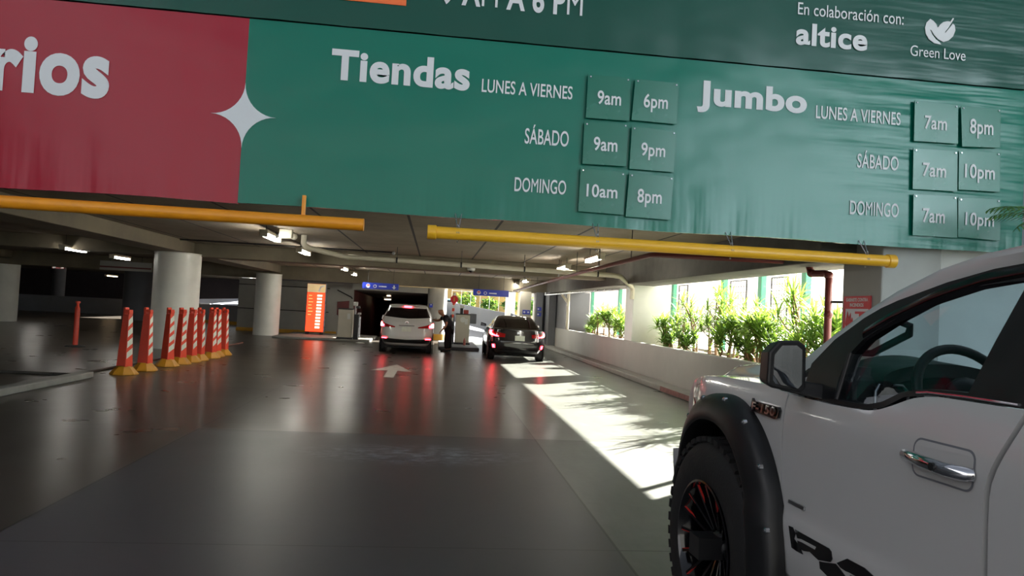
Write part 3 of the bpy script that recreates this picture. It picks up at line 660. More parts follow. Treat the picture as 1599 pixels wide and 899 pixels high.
for side in (1, -1):
    sidepanel('fender', -.500, .96, lambda u: max(.60, arch(u)) if u < .5 else max(arch(u), .74 if u > .56 else .6), 70, 16, 'truck_paint', side)
    d = sidepanel('front_door', -.510, -1.56, lambda u: .575, 44, 30, 'truck_paint', side, uf1=drear)
    r = sidepanel('rear_door', -1.572, -2.66, lambda u: .575, 26, 20, 'truck_paint', side, uf0=drear2)
    sidepanel('bed_side', -2.70, -4.85, lambda u: max(.62, arch(u, -3.68)), 60, 14, 'truck_paint', side, zhi=lambda u: 1.39)
    mb = MB().panel(lambda s, t: (lerp(-.50, -2.70, s), side*(TW(-1, .575)-.008-.16*t**1.5), .57-.16*t), 10, 6, (0, -side*.02, 0)); mb.build('rocker_panel', 'truck_paint', TR, smooth=50)
    # dark body shell seen through the shut lines
    MB().grid(lambda s, t: (lerp(-.47, -2.72, s), side*(TW(-1, lerp(.55, 1.25, t))-.045), lerp(.55, 1.25, t)), 6, 8).build('door_shut', 'dark_steel', TR, smooth=50)
    # pale mottled strip in the gap between the doors
    MB().grid(lambda s, t: (drear(lerp(.6, 1.36, t))-.006-.005*s, side*(TW(-1.57, lerp(.6, 1.36, t))-.018), lerp(.6, 1.36, t)), 1, 20).build('door_gap_strip', mat('mottled pale strip', S(150, 140, 128), .6, var=.5, scale=40), TR)
    # wheel arch flares, front and rear, with bolts
    for wc in (0.0, -3.68):
        prof = [(.036, .002), (.035, .040), (.024, .066), (-.025, .096), (-.075, .112), (-.092, .108), (-.097, .090), (-.080, -.05)]
        def fl(s, t, wc=wc):
            a = lerp(-.06*PI, 1.06*PI, s); k = t*(len(prof)-1); i = min(int(k), len(prof)-2); q = k-i
            dr = lerp(prof[i][0], prof[i+1][0], q); dy = lerp(prof[i][1], prof[i+1][1], q)
            ca, sa = math.cos(a), math.sin(a); n = 2/2.2
            u = wc+(AA+dr)*math.copysign(abs(ca)**n, ca); z = AZ+(AB+dr)*math.copysign(abs(sa)**n, sa)
            return (u, side*((TW(u, max(.7, z)) if wc == 0 else TW(-2, max(.7, z)))+dy), z)
        f = MB().grid(fl, 56, 14).build('wheel_flare', 'black', TR, smooth=50)
        for q in (.09, .20, .31, .42, .53, .64, .75, .86, .95):
            p = Vector(fl(q, .30)); MB().lathe([(.014, -.012), (.013, .003), (.006, .009), (.0, .010)], 10, (p.x, 0, p.z), 'y').build('bolt', 'chrome', f).location = (0, p.y, 0)
        MB().grid(lambda s, t, wc=wc: (wc+(AA+.01)*math.cos(lerp(-.1, PI+.1, s)), side*lerp(.97, .50, t), AZ+(AB+.0)*math.sin(lerp(-.1, PI+.1, s))), 30, 3).build('wheel_well', 'black_rough', TR, smooth=60)
# badges and graphics on the left side
f = [o for o in TR.children if o.name.startswith('fender')][0]; d = [o for o in TR.children if o.name.startswith('front_door')][0]
def onside(u, z, dy=0.0): return (u, TW(u, z)+dy, z)
fb = MB().prism([(-.235, 1.235), (-.25, 1.225), (-.475, 1.225), (-.487, 1.212), (-.482, 1.180), (-.46, 1.172), (-.25, 1.180), (-.235, 1.192)], lambda a, b, q: onside(a, b, q), .002, .014).build('fender_badge', 'gloss_black', TR)
text(MB(), 'F-150', lambda s, t: onside(lerp(-.255, -.465, s), lerp(1.184, 1.223, t), .020), .02).build('lettering', 'chrome', fb, fix=False)
MB().prism([(-.585, .872), (-.585, .858), (-.70, .858), (-.70, .872)], lambda a, b, q: onside(a, b, q), .001, .009).build('door_badge', 'steel', d)
# black lettering decal along the lower door, measured off the photo onto the door skin
inv = TR.matrix_world.inverted()
def side_uz(px, py):
    r = inv.to_3x3() @ ray(px, py); c = inv @ Vector((0, 0, CAMZ)); u = z = 0; y = .985
    for _ in range(6):
        k = (y-c.y)/r.y; p = c+r*k; u, z = p.x, p.z; y = TW(u, z)
    return (u, z)
def crop2(x, y): return side_uz(1040+x/3.76, 660+y/3.76)
letters = [[(725, 603), (748, 612), (765, 650), (757, 680), (785, 720), (808, 772), (770, 752), (742, 732)],
           [(762, 625), (960, 735), (975, 755), (981, 800), (970, 817), (930, 810), (900, 805), (875, 782), (850, 757), (815, 752), (786, 735), (775, 690), (800, 700), (880, 745), (888, 728), (800, 682), (776, 678)],
           [(905, 812), (932, 818), (1000, 826), (1022, 852), (1062, 905), (1120, 965), (1010, 935), (950, 896), (910, 856)],
           [(1008, 822), (1070, 797), (1170, 850), (1230, 905), (1290, 980), (1240, 985), (1190, 935), (1130, 905), (1085, 880), (1060, 870), (1030, 850)],
           [(1085, 893), (1128, 912), (1180, 960), (1165, 975), (1120, 945)]]
for q in letters:
    MB().prism([crop2(*v) for v in q], lambda a, b, e: onside(a, b, e), .0015, .0045).build('decal', 'gloss_black', d)
# door handle in its recess
hu, hz = -1.405, 1.185
def rrect(cx, cy, w_, h_, r_, n=5):
    o = []
    for sx, sy, a0 in ((1, 1, 0), (-1, 1, 90), (-1, -1, 180), (1, -1, 270)):
        for k in range(n+1):
            a = math.radians(a0+90*k/n); o.append((cx+sx*(w_-r_)+r_*math.cos(a), cy+sy*(h_-r_)+r_*math.sin(a)))
    return o
for door, du in ((d, 0.0), (r, -1.02)):
    o = rrect(hu+du, hz, .122, .058, .03); i = rrect(hu+du, hz, .116, .052, .026); k = len(o); mb = MB()
    mb.add([onside(a, b, .0015) for a, b in o]+[onside(a, b, .002) for a, b in i], [(q, (q+1) % k, k+(q+1) % k, k+q) for q in range(k)]).build('handle_surround', 'greywall', door)
    MB().prism(i, lambda a, b, e: (a, TW(a, b)+e+.0005, b), .0, .0012).build('handle_cup', 'truck_paint', door)
    MB().tube([onside(hu+du+.135, hz+.004, .006), onside(hu+du+.11, hz+.004, .032), onside(hu+du+.02, hz, .046), onside(hu+du-.07, hz-.004, .042), onside(hu+du-.112, hz-.006, .020), onside(hu+du-.118, hz-.006, .004)], [.016, .018, .0185, .0195, .021, .018], 14).build('door_handle', 'chrome', door, smooth=60)
    MB().lathe([(.011, -.02), (.011, .01), (.0, .011)], 14, (hu+du-.04, TW(-1.4, hz)+.058, hz-.002), 'y').build('lock_cylinder', 'dark_steel', door)
# wheels
def wheel(u, y, z, side):
    c = (u, y, z); R = .50; hw = .155
    mb = MB().lathe([(.30, side*hw), (.32, side*(hw+.006)), (.36, side*(hw+.012)), (.43, side*(hw+.008)), (.472, side*(hw-.012)), (.492, side*(hw-.035)), (R, side*(hw-.06)), (R, -side*(hw-.06)), (.49, -side*(hw-.03)), (.43, -side*hw), (.30, -side*hw)], 64, c, 'y', closed=True)
    for i in range(44):       # tread lugs
        for k, (ya, yb, ph) in enumerate(((hw-.012, hw-.075, 0), (-.055, .01, .5), (.015, .06, 0), (-hw+.012, -hw+.075, .5))):
            a = 2*PI*(i+ph)/44; da = .043
            pts = []
            for rr in (R-.01, R+.014):
                for (aa, yy) in ((a-da, ya), (a+da, ya), (a+da, yb), (a-da, yb)):
                    pts.append((u+rr*math.cos(aa), y+side*yy, z+rr*math.sin(aa)))
            mb.hexa(pts[:4], pts[4:])
    t = mb.build('tire', 'black_rough', TR, smooth=35)
    rim = MB().lathe([(.30, side*(hw+.004)), (.306, side*(hw+.012)), (.296, side*(hw+.014)), (.286, side*(hw-.004)), (.276, side*(hw-.05)), (.262, side*.02), (.262, -side*.13), (.30, -side*.14)], 64, c, 'y', closed=True).build('rim', 'gloss_black', TR, smooth=50)
    MB().lathe([(.262, side*.015), (.0, side*.005)], 48, c, 'y').build('brake_disc', 'dark_steel', rim, smooth=50)
    MB().lathe([(.070, side*.03), (.070, side*.075), (.06, side*.09), (.045, side*.095), (.0, side*.098)], 32, c, 'y').build('hub_cap', 'black', rim, smooth=40)
    for i in range(8):
        a = 2*PI*i/8+.2; sp = MB(); ac = MB()
        for s in (-1, 1):
            a0, a1 = a+s*.10, a+s*.20
            def P(rr, aa, yy): return (u+rr*math.cos(aa), y+side*yy, z+rr*math.sin(aa))
            wd0, wd1 = .15, .05
            sp.hexa([P(.07, a0-wd0, .03), P(.07, a0+wd0, .03), P(.288, a1+wd1, hw-.05), P(.288, a1-wd1, hw-.05)], [P(.07, a0-wd0*.6, .085), P(.07, a0+wd0*.6, .085), P(.288, a1+wd1*.6, hw-.002), P(.288, a1-wd1*.6, hw-.002)])
            e0, e1 = a0+s*wd0*.55, a1+s*wd1*.55
            ac.hexa([P(.10, e0-.016, .082), P(.10, e0+.016, .082), P(.282, e1+.007, hw-.012), P(.282, e1-.007, hw-.012)], [P(.10, e0-.014, .090), P(.10, e0+.014, .090), P(.282, e1+.006, hw-.002), P(.282, e1-.006, hw-.002)])
        sp.build('spoke', 'gloss_black', rim); ac.build('red_spoke_edge', mat('red milled edge', S(196, 40, 36), .35, var=.1, scale=9) if 'rededge' not in M else M['rededge'], rim)
    MB().box(u-.06, u+.06, y-side*.1-.3, y-side*.1+.3, z-.05, z+.05).build('axle', 'dark_steel', TR)
M['rededge'] = mat('red milled edge', S(196, 40, 36), .35, var=.1, scale=9)
for u, z in ((0.0, HUBZ), (-3.68, HUBZ-.035)):
    for side in (1, -1): wheel(u, side*(.985-.045), z, side)
# hood with power bulge
def hood(s, t):
    u = lerp(.955, -.47, s); ye = TW(u, belt(u))-.012; y = lerp(-ye, ye, t)
    e = abs(y)/ye; z = belt(u)+.004+.022*(1-e**2.5)
    z += .066*smooth(.71, .60, abs(y))*smooth(.93, .70, u)*smooth(-.62, -.35, u)
    z -= .05*smooth(.80, .955, u)*(1-e)
    return (u, y, z)
MB().panel(hood, 40, 56, (0, 0, -.03)).build('hood', 'truck_paint', TR, smooth=40)
# nose: grille, lamps, bumper
g = MB().box(.90, .97, -.60, .60, .78, 1.13).build('grille', 'black', TR, bevel=.02)
for i in range(4): MB().box(.965, .985, -.56, .56, .83+.075*i, .865+.075*i).build('grille_bar', 'black_rough', g, bevel=.006)
for side in (1, -1):
    MB().hexa([(.86, side*.60, .86), (.97, side*.60, .86), (.93, side*.80, .88), (.80, side*.83, .88)], [(.86, side*.60, 1.12), (.95, side*.60, 1.12), (.91, side*.795, 1.13), (.80, side*.825, 1.13)]).build('headlamp', 'chrome', TR, bevel=.01)
    MB().prism([(.80, 1.125), (.72, 1.105), (.72, 1.09), (.80, 1.095)], lambda a, b, e: (a, side*(TW(a, b)+e), b), .001, .008).build('marker_lamp', 'lamp_red', TR)
MB().grid(lambda s, t: (1.02-.16*abs(2*s-1)**3-.03*math.cos(PI*t), lerp(-.93, .93, s), lerp(.50, .80, t)), 24, 6).build('front_bumper', 'truck_paint', TR, smooth=50)
MB().box(.2, .9, -.78, .78, .45, .60).build('skid_plate', 'black_rough', TR, bevel=.02)
# cab: pillars, roof, glass
SIL = [(-.33, 1.375, .862), (-.45, 1.455, .835), (-.57, 1.54, .806), (-.74, 1.632, .790), (-.91, 1.71, .777), (-1.11, 1.778, .766), (-1.28, 1.815, .756), (-1.48, 1.835, .748), (-1.80, 1.848, .744), (-2.30, 1.842, .744), (-2.66, 1.80, .75)]
INN = [(-.58, 1.288, .935), (-.64, 1.395, .915), (-.705, 1.500, .888), (-.82, 1.588, .858), (-.95, 1.660, .832), (-1.13, 1.735, .806), (-1.30, 1.778, .79), (-1.48, 1.795, .782), (-1.80, 1.805, .78), (-2.30, 1.80, .78), (-2.62, 1.76, .79)]
INN = [INN[0]]+[(lerp(a[0], b[0], .45), lerp(a[1], b[1], .45), lerp(a[2], b[2], .45)) for a, b in zip(INN[1:], SIL[1:])]
def G(z): return .985-.048-.40*max(0, z-1.33)-.35*max(0, z-1.60)*.2
for side in (1, -1):
    mb = MB(); k = len(SIL)
    mb.add([(u, side*y, z) for u, z, y in SIL]+[(u, side*(y-.004), z) for u, z, y in INN]+[(u-.05, side*(y-.03), z-.045) for u, z, y in INN], [(i, i+1, k+i+1, k+i) for i in range(k-1)]+[(k+i, k+i+1, 2*k+i+1, 2*k+i) for i in range(k-1)]).build('roof_pillar', 'truck_paint', TR, smooth=60)
    def ring(name, outer, inner, mt, th=.02):
        mb = MB(); n = len(outer)
        f = lambda p, e: (p[0], side*(G(p[1])+e), p[1])
        vs = [f(p, .004) for p in outer]+[f(p, .004) for p in inner]+[f(p, -.05) for p in inner]
        fs = []
        for i in range(n):
            j = (i+1) % n; fs += [(i, j, n+j, n+i), (n+i, n+j, 2*n+j, 2*n+i)]
        return mb.add(vs, fs).build(name, mt, TR, smooth=30)
    outer = [(-.565, 1.288), (-.575, 1.418), (-.665, 1.520), (-.795, 1.608), (-.935, 1.683), (-1.125, 1.755), (-1.29, 1.795), (-1.48, 1.813), (-1.62, 1.817), (-1.625, 1.55), (-1.63, 1.372), (-1.40, 1.372), (-1.27, 1.368), (-1.17, 1.350), (-1.08, 1.305), (-1.0, 1.287), (-.80, 1.282), (-.66, 1.284)]
    inner = [(-.795, 1.300), (-.790, 1.380), (-.795, 1.470), (-.84, 1.525), (-.96, 1.598), (-1.13, 1.684), (-1.28, 1.712), (-1.40, 1.722), (-1.47, 1.724), (-1.445, 1.55), (-1.42, 1.392), (-1.36, 1.390), (-1.26, 1.386), (-1.155, 1.366), (-1.07, 1.322), (-.99, 1.303), (-.90, 1.299), (-.83, 1.299)]
    fr = ring('window_frame', outer, inner, 'black')
    MB().tube([(p[0], side*(G(p[1])+.007), p[1]-.004) for p in [(-1.60, 1.384), (-1.40, 1.384), (-1.265, 1.380), (-1.22, 1.374)]], .0045, 6).build('chrome_strip', 'chrome', fr)
    MB().tube([(-.815, side*(G(1.30)+.006), 1.30), (-.812, side*(G(1.46)+.006), 1.475)], .007, 8).build('divider_bar', 'dark_steel', fr)
    MB().add([(p[0], side*(G(p[1])-.018), p[1]) for p in inner], [tuple(range(len(inner)))]).build('front_side_glass', 'glass', TR)
    # rain guard along the top of the window
    MB().grid(lambda s, t: (lambda a: (a[0], side*(G(a[1])+.012+.012*math.sin(PI*t)), a[1]-.050*t))((lerp(-.84, -1.46, s), pl_interp([(-1.47, 1.772), (-1.30, 1.752), (-1.13, 1.706), (-.955, 1.634), (-.83, 1.565)], lerp(-.84, -1.46, s)))), 16, 5).build('rain_guard', 'gloss_black', TR, smooth=50)
    MB().add([(-1.66, side*(G(1.38)+.002), 1.385), (-2.52, side*(G(1.38)+.002), 1.385), (-2.44, side*(G(1.7)), 1.70), (-2.28, side*G(1.76), 1.765), (-1.66, side*G(1.76), 1.765)], [(0, 1, 2, 3, 4)]).build('rear_side_glass', 'tinted', TR)
    MB().add([(-2.52, side*(G(1.38)), 1.38), (-2.70, side*(G(1.38)), 1.38), (-2.66, side*.79, 1.78), (-2.28, side*.785, 1.80), (-2.28, side*G(1.76), 1.765), (-2.44, side*G(1.7), 1.70)], [(0, 1, 2, 5), (5, 2, 3, 4)]).build('rear_pillar', 'truck_paint', TR)
    # door inner panels
    MB().box(-.55, -1.56, side*.90-.03, side*.90+.03, .60, 1.275).build('door_card', 'interior', TR, bevel=.02)
    MB().box(-1.27, -1.56, side*.90-.03, side*.90+.03, 1.275, 1.36).build('door_card_top', 'interior', TR, bevel=.01)
    MB().box(-1.72, -1.50, side*.70-.05, side*.70+.05, .6, 1.76).build('middle_pillar', 'interior', TR, bevel=.03)
def roof(s, t):
    v = lerp(-1, 1, t); u0 = -1.24-.06*abs(v)**2; u = lerp(u0, -2.70, s)
    e = [(q[0], q[1], q[2]) for q in SIL]; ue = max(-2.66, min(-1.11, u)); z = pl_interp([(q[0], q[1]) for q in reversed(e)], ue); ye = .756
    return (u, ye*v, z+.035*(1-abs(v)**2.2))
MB().panel(roof, 24, 24, (0, 0, -.03)).build('roof', 'truck_paint', TR, smooth=40)
def wind(s, t):
    v = lerp(-1, 1, t); q = s*5; i = min(int(q), 4); k = q-i
    a = SIL[i]; b = SIL[i+1]; u = lerp(a[0], b[0], k); z = lerp(a[1], b[1], k); y = lerp(a[2], b[2], k)-.02
    return (u+.03*(1-v*v)*(1-s), y*v, z-.014+.02*(1-v*v)*s)
MB().grid(wind, 16, 20).build('windshield', 'windshield', TR, smooth=60)
ws = MB().box(-1.08, -1.14, -.05, .03, 1.70, 1.79).build('rear_view_mirror', 'black', TR, bevel=.012)
MB().box(-.90, -.98, -.62, -.50, 1.705, 1.735).build('windshield_sticker', mat('paper sticker', S(206, 176, 120), .6), TR)
MB().box(-1.10, -1.30, .18, .62, 1.752, 1.772).build('sun_visor', 'interior', TR, bevel=.008)
MB().box(-2.66, -2.72, -.93, .93, .62, 1.40).build('cab_back', 'truck_paint', TR, bevel=.02)
MB().add([(-2.70, -.72, 1.42), (-2.70, .72, 1.42), (-2.68, .66, 1.77), (-2.68, -.66, 1.77)], [(0, 1, 2, 3)]).build('rear_window', 'tinted', TR)
MB().box(-1.2, -2.6, -.74, .74, 1.775, 1.79).build('headliner', 'interior', TR)
# bed
MB().box(-2.75, -4.83, -.90, .90, .80, .84).build('bed_floor', 'dark_steel', TR)
MB().box(-4.80, -4.87, -.93, .93, .66, 1.38).build('tailgate', 'truck_paint', TR, bevel=.02)
MB().box(-4.82, -5.02, -.95, .95, .48, .66).build('rear_bumper', 'chrome', TR, bevel=.03)
for side in (1, -1):
    MB().box(-4.78, -4.88, side*.86-.09, side*.86+.09, .82, 1.28).build('tail_lamp', 'lamp_red', TR, bevel=.015)
    MB().tube([(-.62, side*.94, .38), (-.66, side*1.02, .36), (-2.5, side*1.02, .36), (-2.55, side*.94, .38)], .038, 12).build('side_step', 'black', TR, smooth=50)
MB().box(.5, -4.8, -.42, .42, .42, .60).build('chassis', 'black_rough', TR, bevel=.02)
MB().box(-.5, -2.68, -.88, .88, .52, .60).build('cab_floor', 'interior', TR)
MB().box(.55, -.46, -.42, .42, .62, 1.18).build('engine_block', 'black_rough', TR, bevel=.05)
MB().box(-.44, -.52, -.90, .90, .60, 1.30).build('firewall', 'interior', TR)
# cabin: dashboard, steering wheel, seats
dash = [(-.40, 1.335), (-.52, 1.400), (-.64, 1.425), (-.76, 1.420), (-.83, 1.375), (-.84, 1.25), (-.80, 1.0), (-.6, .9), (-.45, .9)]
db = MB().prism(dash, lambda a, b, e: (a, e, b), -.895, .895).build('dashboard', 'interior', TR, bevel=.02)
hood_pts = lambda s, t: (lerp(-.62, -.88, t), lerp(.30, .80, s), 1.395+.075*math.sin(PI*min(1, max(0, s*1.0)))**.6*(1-.25*t))
MB().panel(hood_pts, 16, 6, (0, 0, -.05)).build('cluster_hood', 'black', db, smooth=60)
MB().box(-.845, -.86, .70, .82, 1.16, 1.36).build('air_vent', 'black', db, bevel=.02)
for i in range(5): MB().box(-.858, -.868, .715, .805, 1.185+.033*i, 1.195+.033*i).build('vent_blade', 'dark_steel', db)
MB().tube([(-.87, .695, 1.16), (-.87, .695, 1.34), (-.87, .72, 1.365), (-.87, .81, 1.365), (-.87, .825, 1.34), (-.87, .825, 1.16)], .006, 8).build('vent_trim', 'steel', db)
MB().box(-.845, -.87, .06, .26, 1.02, 1.33).build('centre_screen', 'gloss_black', db, bevel=.015)
swc = Vector((-.965, .535, 1.335)); tilt = math.radians(24)
def sw(a, r, e=0.0):
    y = r*math.sin(a); k = r*math.cos(a); return (swc.x+k*math.sin(tilt)*1.0-e*math.cos(tilt), swc.y+y, swc.z+k*math.cos(tilt)+e*math.sin(tilt))
swm = MB().tube([sw(2*PI*i/40, .19) for i in range(41)], .018, 12, cap=False).build('steering_wheel', 'black', TR, smooth=60)
mb = MB()
for a in (PI/2, -PI/2, PI): mb.tube([sw(a, .05, -.02), sw(a, .185, 0)], [.03, .016], 10)
mb.build('wheel_spoke', 'steel', swm, smooth=60); MB().ball(sw(0, 0, -.01), (.05, .09, .08), 14).build('wheel_hub', 'black', swm, smooth=60)
MB().tube([sw(0, 0, -.03), (-.70, .535, 1.18)], .035, 10).build('steering_column', 'black', swm, smooth=60)
for y in (.46, -.46):
    st = MB().box(-1.15, -1.68, y-.27, y+.27, .80, .96).build('seat_cushion', 'interior', TR, bevel=.05)
    MB().hexa([(-1.62, y-.26, .92), (-1.62, y+.26, .92), (-1.76, y+.26, .92), (-1.76, y-.26, .92)], [(-1.80, y-.22, 1.50), (-1.80, y+.22, 1.50), (-1.92, y+.22, 1.50), (-1.92, y-.22, 1.50)]).build('seat_back', 'interior', st, bevel=.05)
    MB().hexa([(-1.80, y-.14, 1.52), (-1.80, y+.14, 1.52), (-1.90, y+.14, 1.52), (-1.90, y-.14, 1.52)], [(-1.81, y-.12, 1.70), (-1.81, y+.12, 1.70), (-1.91, y+.12, 1.70), (-1.91, y-.12, 1.70)]).build('headrest', 'interior', st, bevel=.04)
MB().box(-2.1, -2.6, -.72, .72, .82, 1.0).box(-2.48, -2.62, -.72, .72, 1.0, 1.5).build('rear_bench', 'interior', TR, bevel=.05)
# grab handle inside the windshield pillar
gh = MB().tube([(-.70, .79, 1.475), (-.74, .755, 1.475), (-.92, .735, 1.555), (-.95, .755, 1.585), (-.90, .765, 1.60), (-.72, .775, 1.515), (-.70, .79, 1.475)], .014, 10).build('grab_handle', 'interior', TR, smooth=60)
# door mirrors
for side in (1, -1):
    y0, y1 = .985+.035, .985+.195; u0, u1 = -.64, -.74; za, zb = 1.308, 1.512
    out = [(y0, za+.02), (y0+.02, za), (y1-.015, za+.018), (y1, za+.035), (y1-.004, zb-.05), (y1-.045, zb-.004), (y0+.035, zb), (y0+.004, zb-.02)]
    mir = MB().prism(out, lambda a, b, e: (e, side*(a if e < -.65 else lerp(a, (y0+y1)/2, .16)), b if e < -.65 else lerp(b, (za+zb)/2, .14)), u1, u0-.005).build('door_mirror', 'black', TR, bevel=.014)
    inn = [(lerp(a, (y0+y1)/2, .27), lerp(b, (za+zb)/2, .20)) for a, b in out]
    MB().prism(inn, lambda a, b, e: (e, side*a, b), u1-.004, u1-.001).build('mirror_glass', 'mirror', mir)
    MB().hexa([(-.60, side*(y0+.04), za+.0), (-.69, side*(y0+.04), za), (-.72, side*.93, 1.285), (-.60, side*.93, 1.285)], [(-.61, side*(y0+.04), za+.05), (-.68, side*(y0+.04), za+.05), (-.70, side*.92, 1.345), (-.61, side*.92, 1.345)]).build('mirror_arm', 'black', mir, bevel=.008)

# ================================================================== OTHER VEHICLES
class Car:
    """a car body from level rings: (height, half width, rear y, front y, squareness); local x right, y forward, z up"""
    def __init__(s, prof): s.p = prof
    def at(s, z):
        p = s.p
        if z <= p[0][0]: return p[0][1:]
        for a, b in zip(p, p[1:]):
            if z <= b[0]:
                k = (z-a[0])/max(1e-6, b[0]-a[0]); return tuple(a[i]+(b[i]-a[i])*k for i in range(1, 5))
        return p[-1][1:]
    def ring(s, z, f, off=0.0):
        hw, yr, yf, n = s.at(z); yc = (yr+yf)/2; hl = (yf-yr)/2; sp = lambda v: math.copysign(abs(v)**(2/n), v)
        return ((hw+off)*sp(math.sin(f)), yc-(hl+off)*sp(math.cos(f)), z)
    def body(s, n=72):
        mb = MB(); zs = [q[0] for q in s.p]; zz = []
        for a, b in zip(zs, zs[1:]):
            k = max(1, int((b-a)/.05)); zz += [a+(b-a)*i/k for i in range(k)]
        zz.append(zs[-1]); vs = []; fs = []
        for z in zz: vs += [s.ring(z, 2*PI*j/n) for j in range(n)]
        for i in range(len(zz)-1):
            for j in range(n): fs.append((i*n+j, i*n+(j+1) % n, (i+1)*n+(j+1) % n, (i+1)*n+j))
        fs += [tuple(reversed(range(n))), tuple(range((len(zz)-1)*n, len(zz)*n))]
        return mb.add(vs, fs)
    def fi(s, x, z):     # ring angle of a lateral position on the rear face
        hw, yr, yf, n = s.at(z); v = max(-1, min(1, x/hw)); return math.asin(math.copysign(abs(v)**(n/2), v))
    def rear(s, x0, x1, z0, z1, off=.006, nu=14, nv=6):     # z0, z1 may be functions of 0..1
        g = lambda q, t: q(t) if callable(q) else q
        def fn(a, b):
            z = lerp(g(z0, a), g(z1, a), b); f = lerp(s.fi(g(x0, b), z), s.fi(g(x1, b), z), a); x = lerp(g(x0, b), g(x1, b), a)
            return s.ring(z, s.fi(x, z), off)
        return MB().panel(fn, nu, nv, (0, .004, 0))
    def arc(s, f0, f1, z0, z1, off=.008, nu=14, nv=5):
        g = lambda q, t: q(t) if callable(q) else q
        return MB().grid(lambda a, b: s.ring(lerp(g(z0, a), g(z1, a), b), lerp(f0, f1, a), off), nu, nv)
    def side(s, sd, y0, y1, z0, z1, off=.006, nu=16, nv=5):
        g = lambda q, t: q(t) if callable(q) else q
        def fn(a, b):
            z = lerp(g(z0, a), g(z1, a), b); y = lerp(y0, y1, a); hw, yr, yf, n = s.at(z); yc = (yr+yf)/2; hl = (yf-yr)/2
            k = min(.9999, abs((y-yc)/hl)); return (sd*((hw)*(1-k**n)**(1/n)+off), y, z)
        return MB().grid(fn, nu, nv)
    def reary(s, x, z, off=.0): return s.ring(z, s.fi(x, z), off)
def car_wheels(t, hw, ya, yb, r, wd=.20, rimm='chrome'):
    for y in (ya, yb):
        for sd in (-1, 1):
            c = (sd*(hw-wd/2), y, r)
            w_ = MB().lathe([(r*.66, wd/2), (r*.9, wd/2), (r, wd/2-.03), (r, -wd/2+.03), (r*.9, -wd/2), (r*.66, -wd/2)], 36, c, 'x', closed=True).build('wheel', 'black_rough', t, smooth=40)
            mb = MB().lathe([(r*.66, -wd*.4), (r*.64, 0), (r*.66, wd*.4)], 30, c, 'x', closed=True).lathe([(.0, sd*wd*.18), (.06, sd*wd*.2), (.06, sd*wd*.3), (.0, sd*wd*.32)], 16, c, 'x')
            for i in range(5):
                a = 2*PI*i/5; mb.tube([(c[0]+sd*wd*.25, y+.04*math.cos(a), r+.04*math.sin(a)), (c[0]+sd*wd*.34, y+r*.65*math.cos(a), r+r*.65*math.sin(a))], .028, 8)
            mb.build('wheel_rim', rimm, w_, smooth=40)
def plate(t, x, y, z, w_, h, m='reflective', txt=None):
    p = MB().box(x-w_/2, x+w_/2, y-.012, y+.004, z-h/2, z+h/2).build('number_plate', m, t, bevel=.004)
    return p
# white hatchback people carrier at the left ticket post
T = thing('people_carrier', 'white people carrier with lit brake lights stopped at the ticket barrier, seen from behind', 'car', (-.87, 23.0, 0), math.radians(0))
C1 = Car([(.24, .74, .22, 4.30, 5), (.30, .80, .12, 4.42, 5), (.42, .855, .03, 4.52, 5.5), (.56, .872, .0, 4.55, 6), (.72, .875, .02, 4.52, 6), (.86, .872, .05, 4.40, 6), (.95, .862, .08, 4.05, 6), (1.02, .85, .11, 3.62, 6), (1.06, .84, .14, 3.35, 6), (1.30, .745, .30, 2.75, 6.5), (1.47, .66, .42, 2.32, 7), (1.53, .635, .44, 2.15, 6), (1.575, .59, .52, 2.0, 4), (1.60, .46, .75, 1.85, 3.5)])
C1.body().build('body', 'suv_paint', T, smooth=35)
C1.rear(lambda b: lerp(-.735, -.605, b), lambda b: lerp(.735, .605, b), lambda a: 1.135+.05*abs(2*a-1)**1.3, 1.475, .008, 24, 8).build('rear_window', 'tinted', T, smooth=50)
for sd in (-1, 1):
    C1.side(sd, .75, 2.95, 1.08, lambda a: lerp(1.46, 1.30, a**3), .008, 20, 5).build('side_window', 'tinted', T, smooth=50)
    lo = lambda a: lerp(.835, .85, a); hi = lambda a: lerp(.87, 1.055, a**.75)
    f0, f1 = C1.fi(.36, .9), 1.32
    l = C1.arc(sd*f0, sd*f1, lo, hi, .012, 24, 5).build('tail_lamp', 'lamp_red', T, smooth=50)
    C1.arc(sd*lerp(f0, f1, .62), sd*lerp(f0, f1, .93), lambda a: .865, lambda a: .985, .020, 10, 4).build('brake_bulb', 'brake_hot', l, smooth=50)
    C1.arc(sd*lerp(f0, f1, .40), sd*lerp(f0, f1, .98), lambda a: .85, lambda a: lerp(.92, 1.02, a), .016, 10, 4).build('lit_lens', 'brake', l, smooth=50)
    C1.rear(lambda b: sd*.60, lambda b: sd*.78, .47, .50, .02, 6, 2).build('lit_reflector', 'brake', T)  # reflector glows by emission in place of returned light
    MB().hexa([(sd*.84, 2.95, 1.02), (sd*1.02, 2.98, 1.02), (sd*1.02, 3.06, 1.02), (sd*.84, 3.08, 1.02)], [(sd*.84, 2.95, 1.16), (sd*1.0, 2.98, 1.17), (sd*1.0, 3.06, 1.17), (sd*.84, 3.08, 1.16)]).build('door_mirror', 'suv_paint', T, bevel=.02)
    for y in (.82, 3.55): MB().lathe([(.36, sd*-.02), (.36, sd*.004), (.30, sd*.006)], 30, (sd*.872, y, .33), 'x').build('wheel_arch', 'black', T)
C1.rear(-.74, .74, .34, lambda a: .455+.035*abs(2*a-1), .018, 20, 4).build('bumper_insert', 'black', T, smooth=50)
C1.rear(-.12, .12, 1.495, 1.545, .03, 6, 3).build('high_brake_lamp', 'brake', T, smooth=50)
MB().box(-.60, .60, .36, .62, 1.545, 1.575).build('roof_spoiler', 'suv_paint', T, bevel=.012)
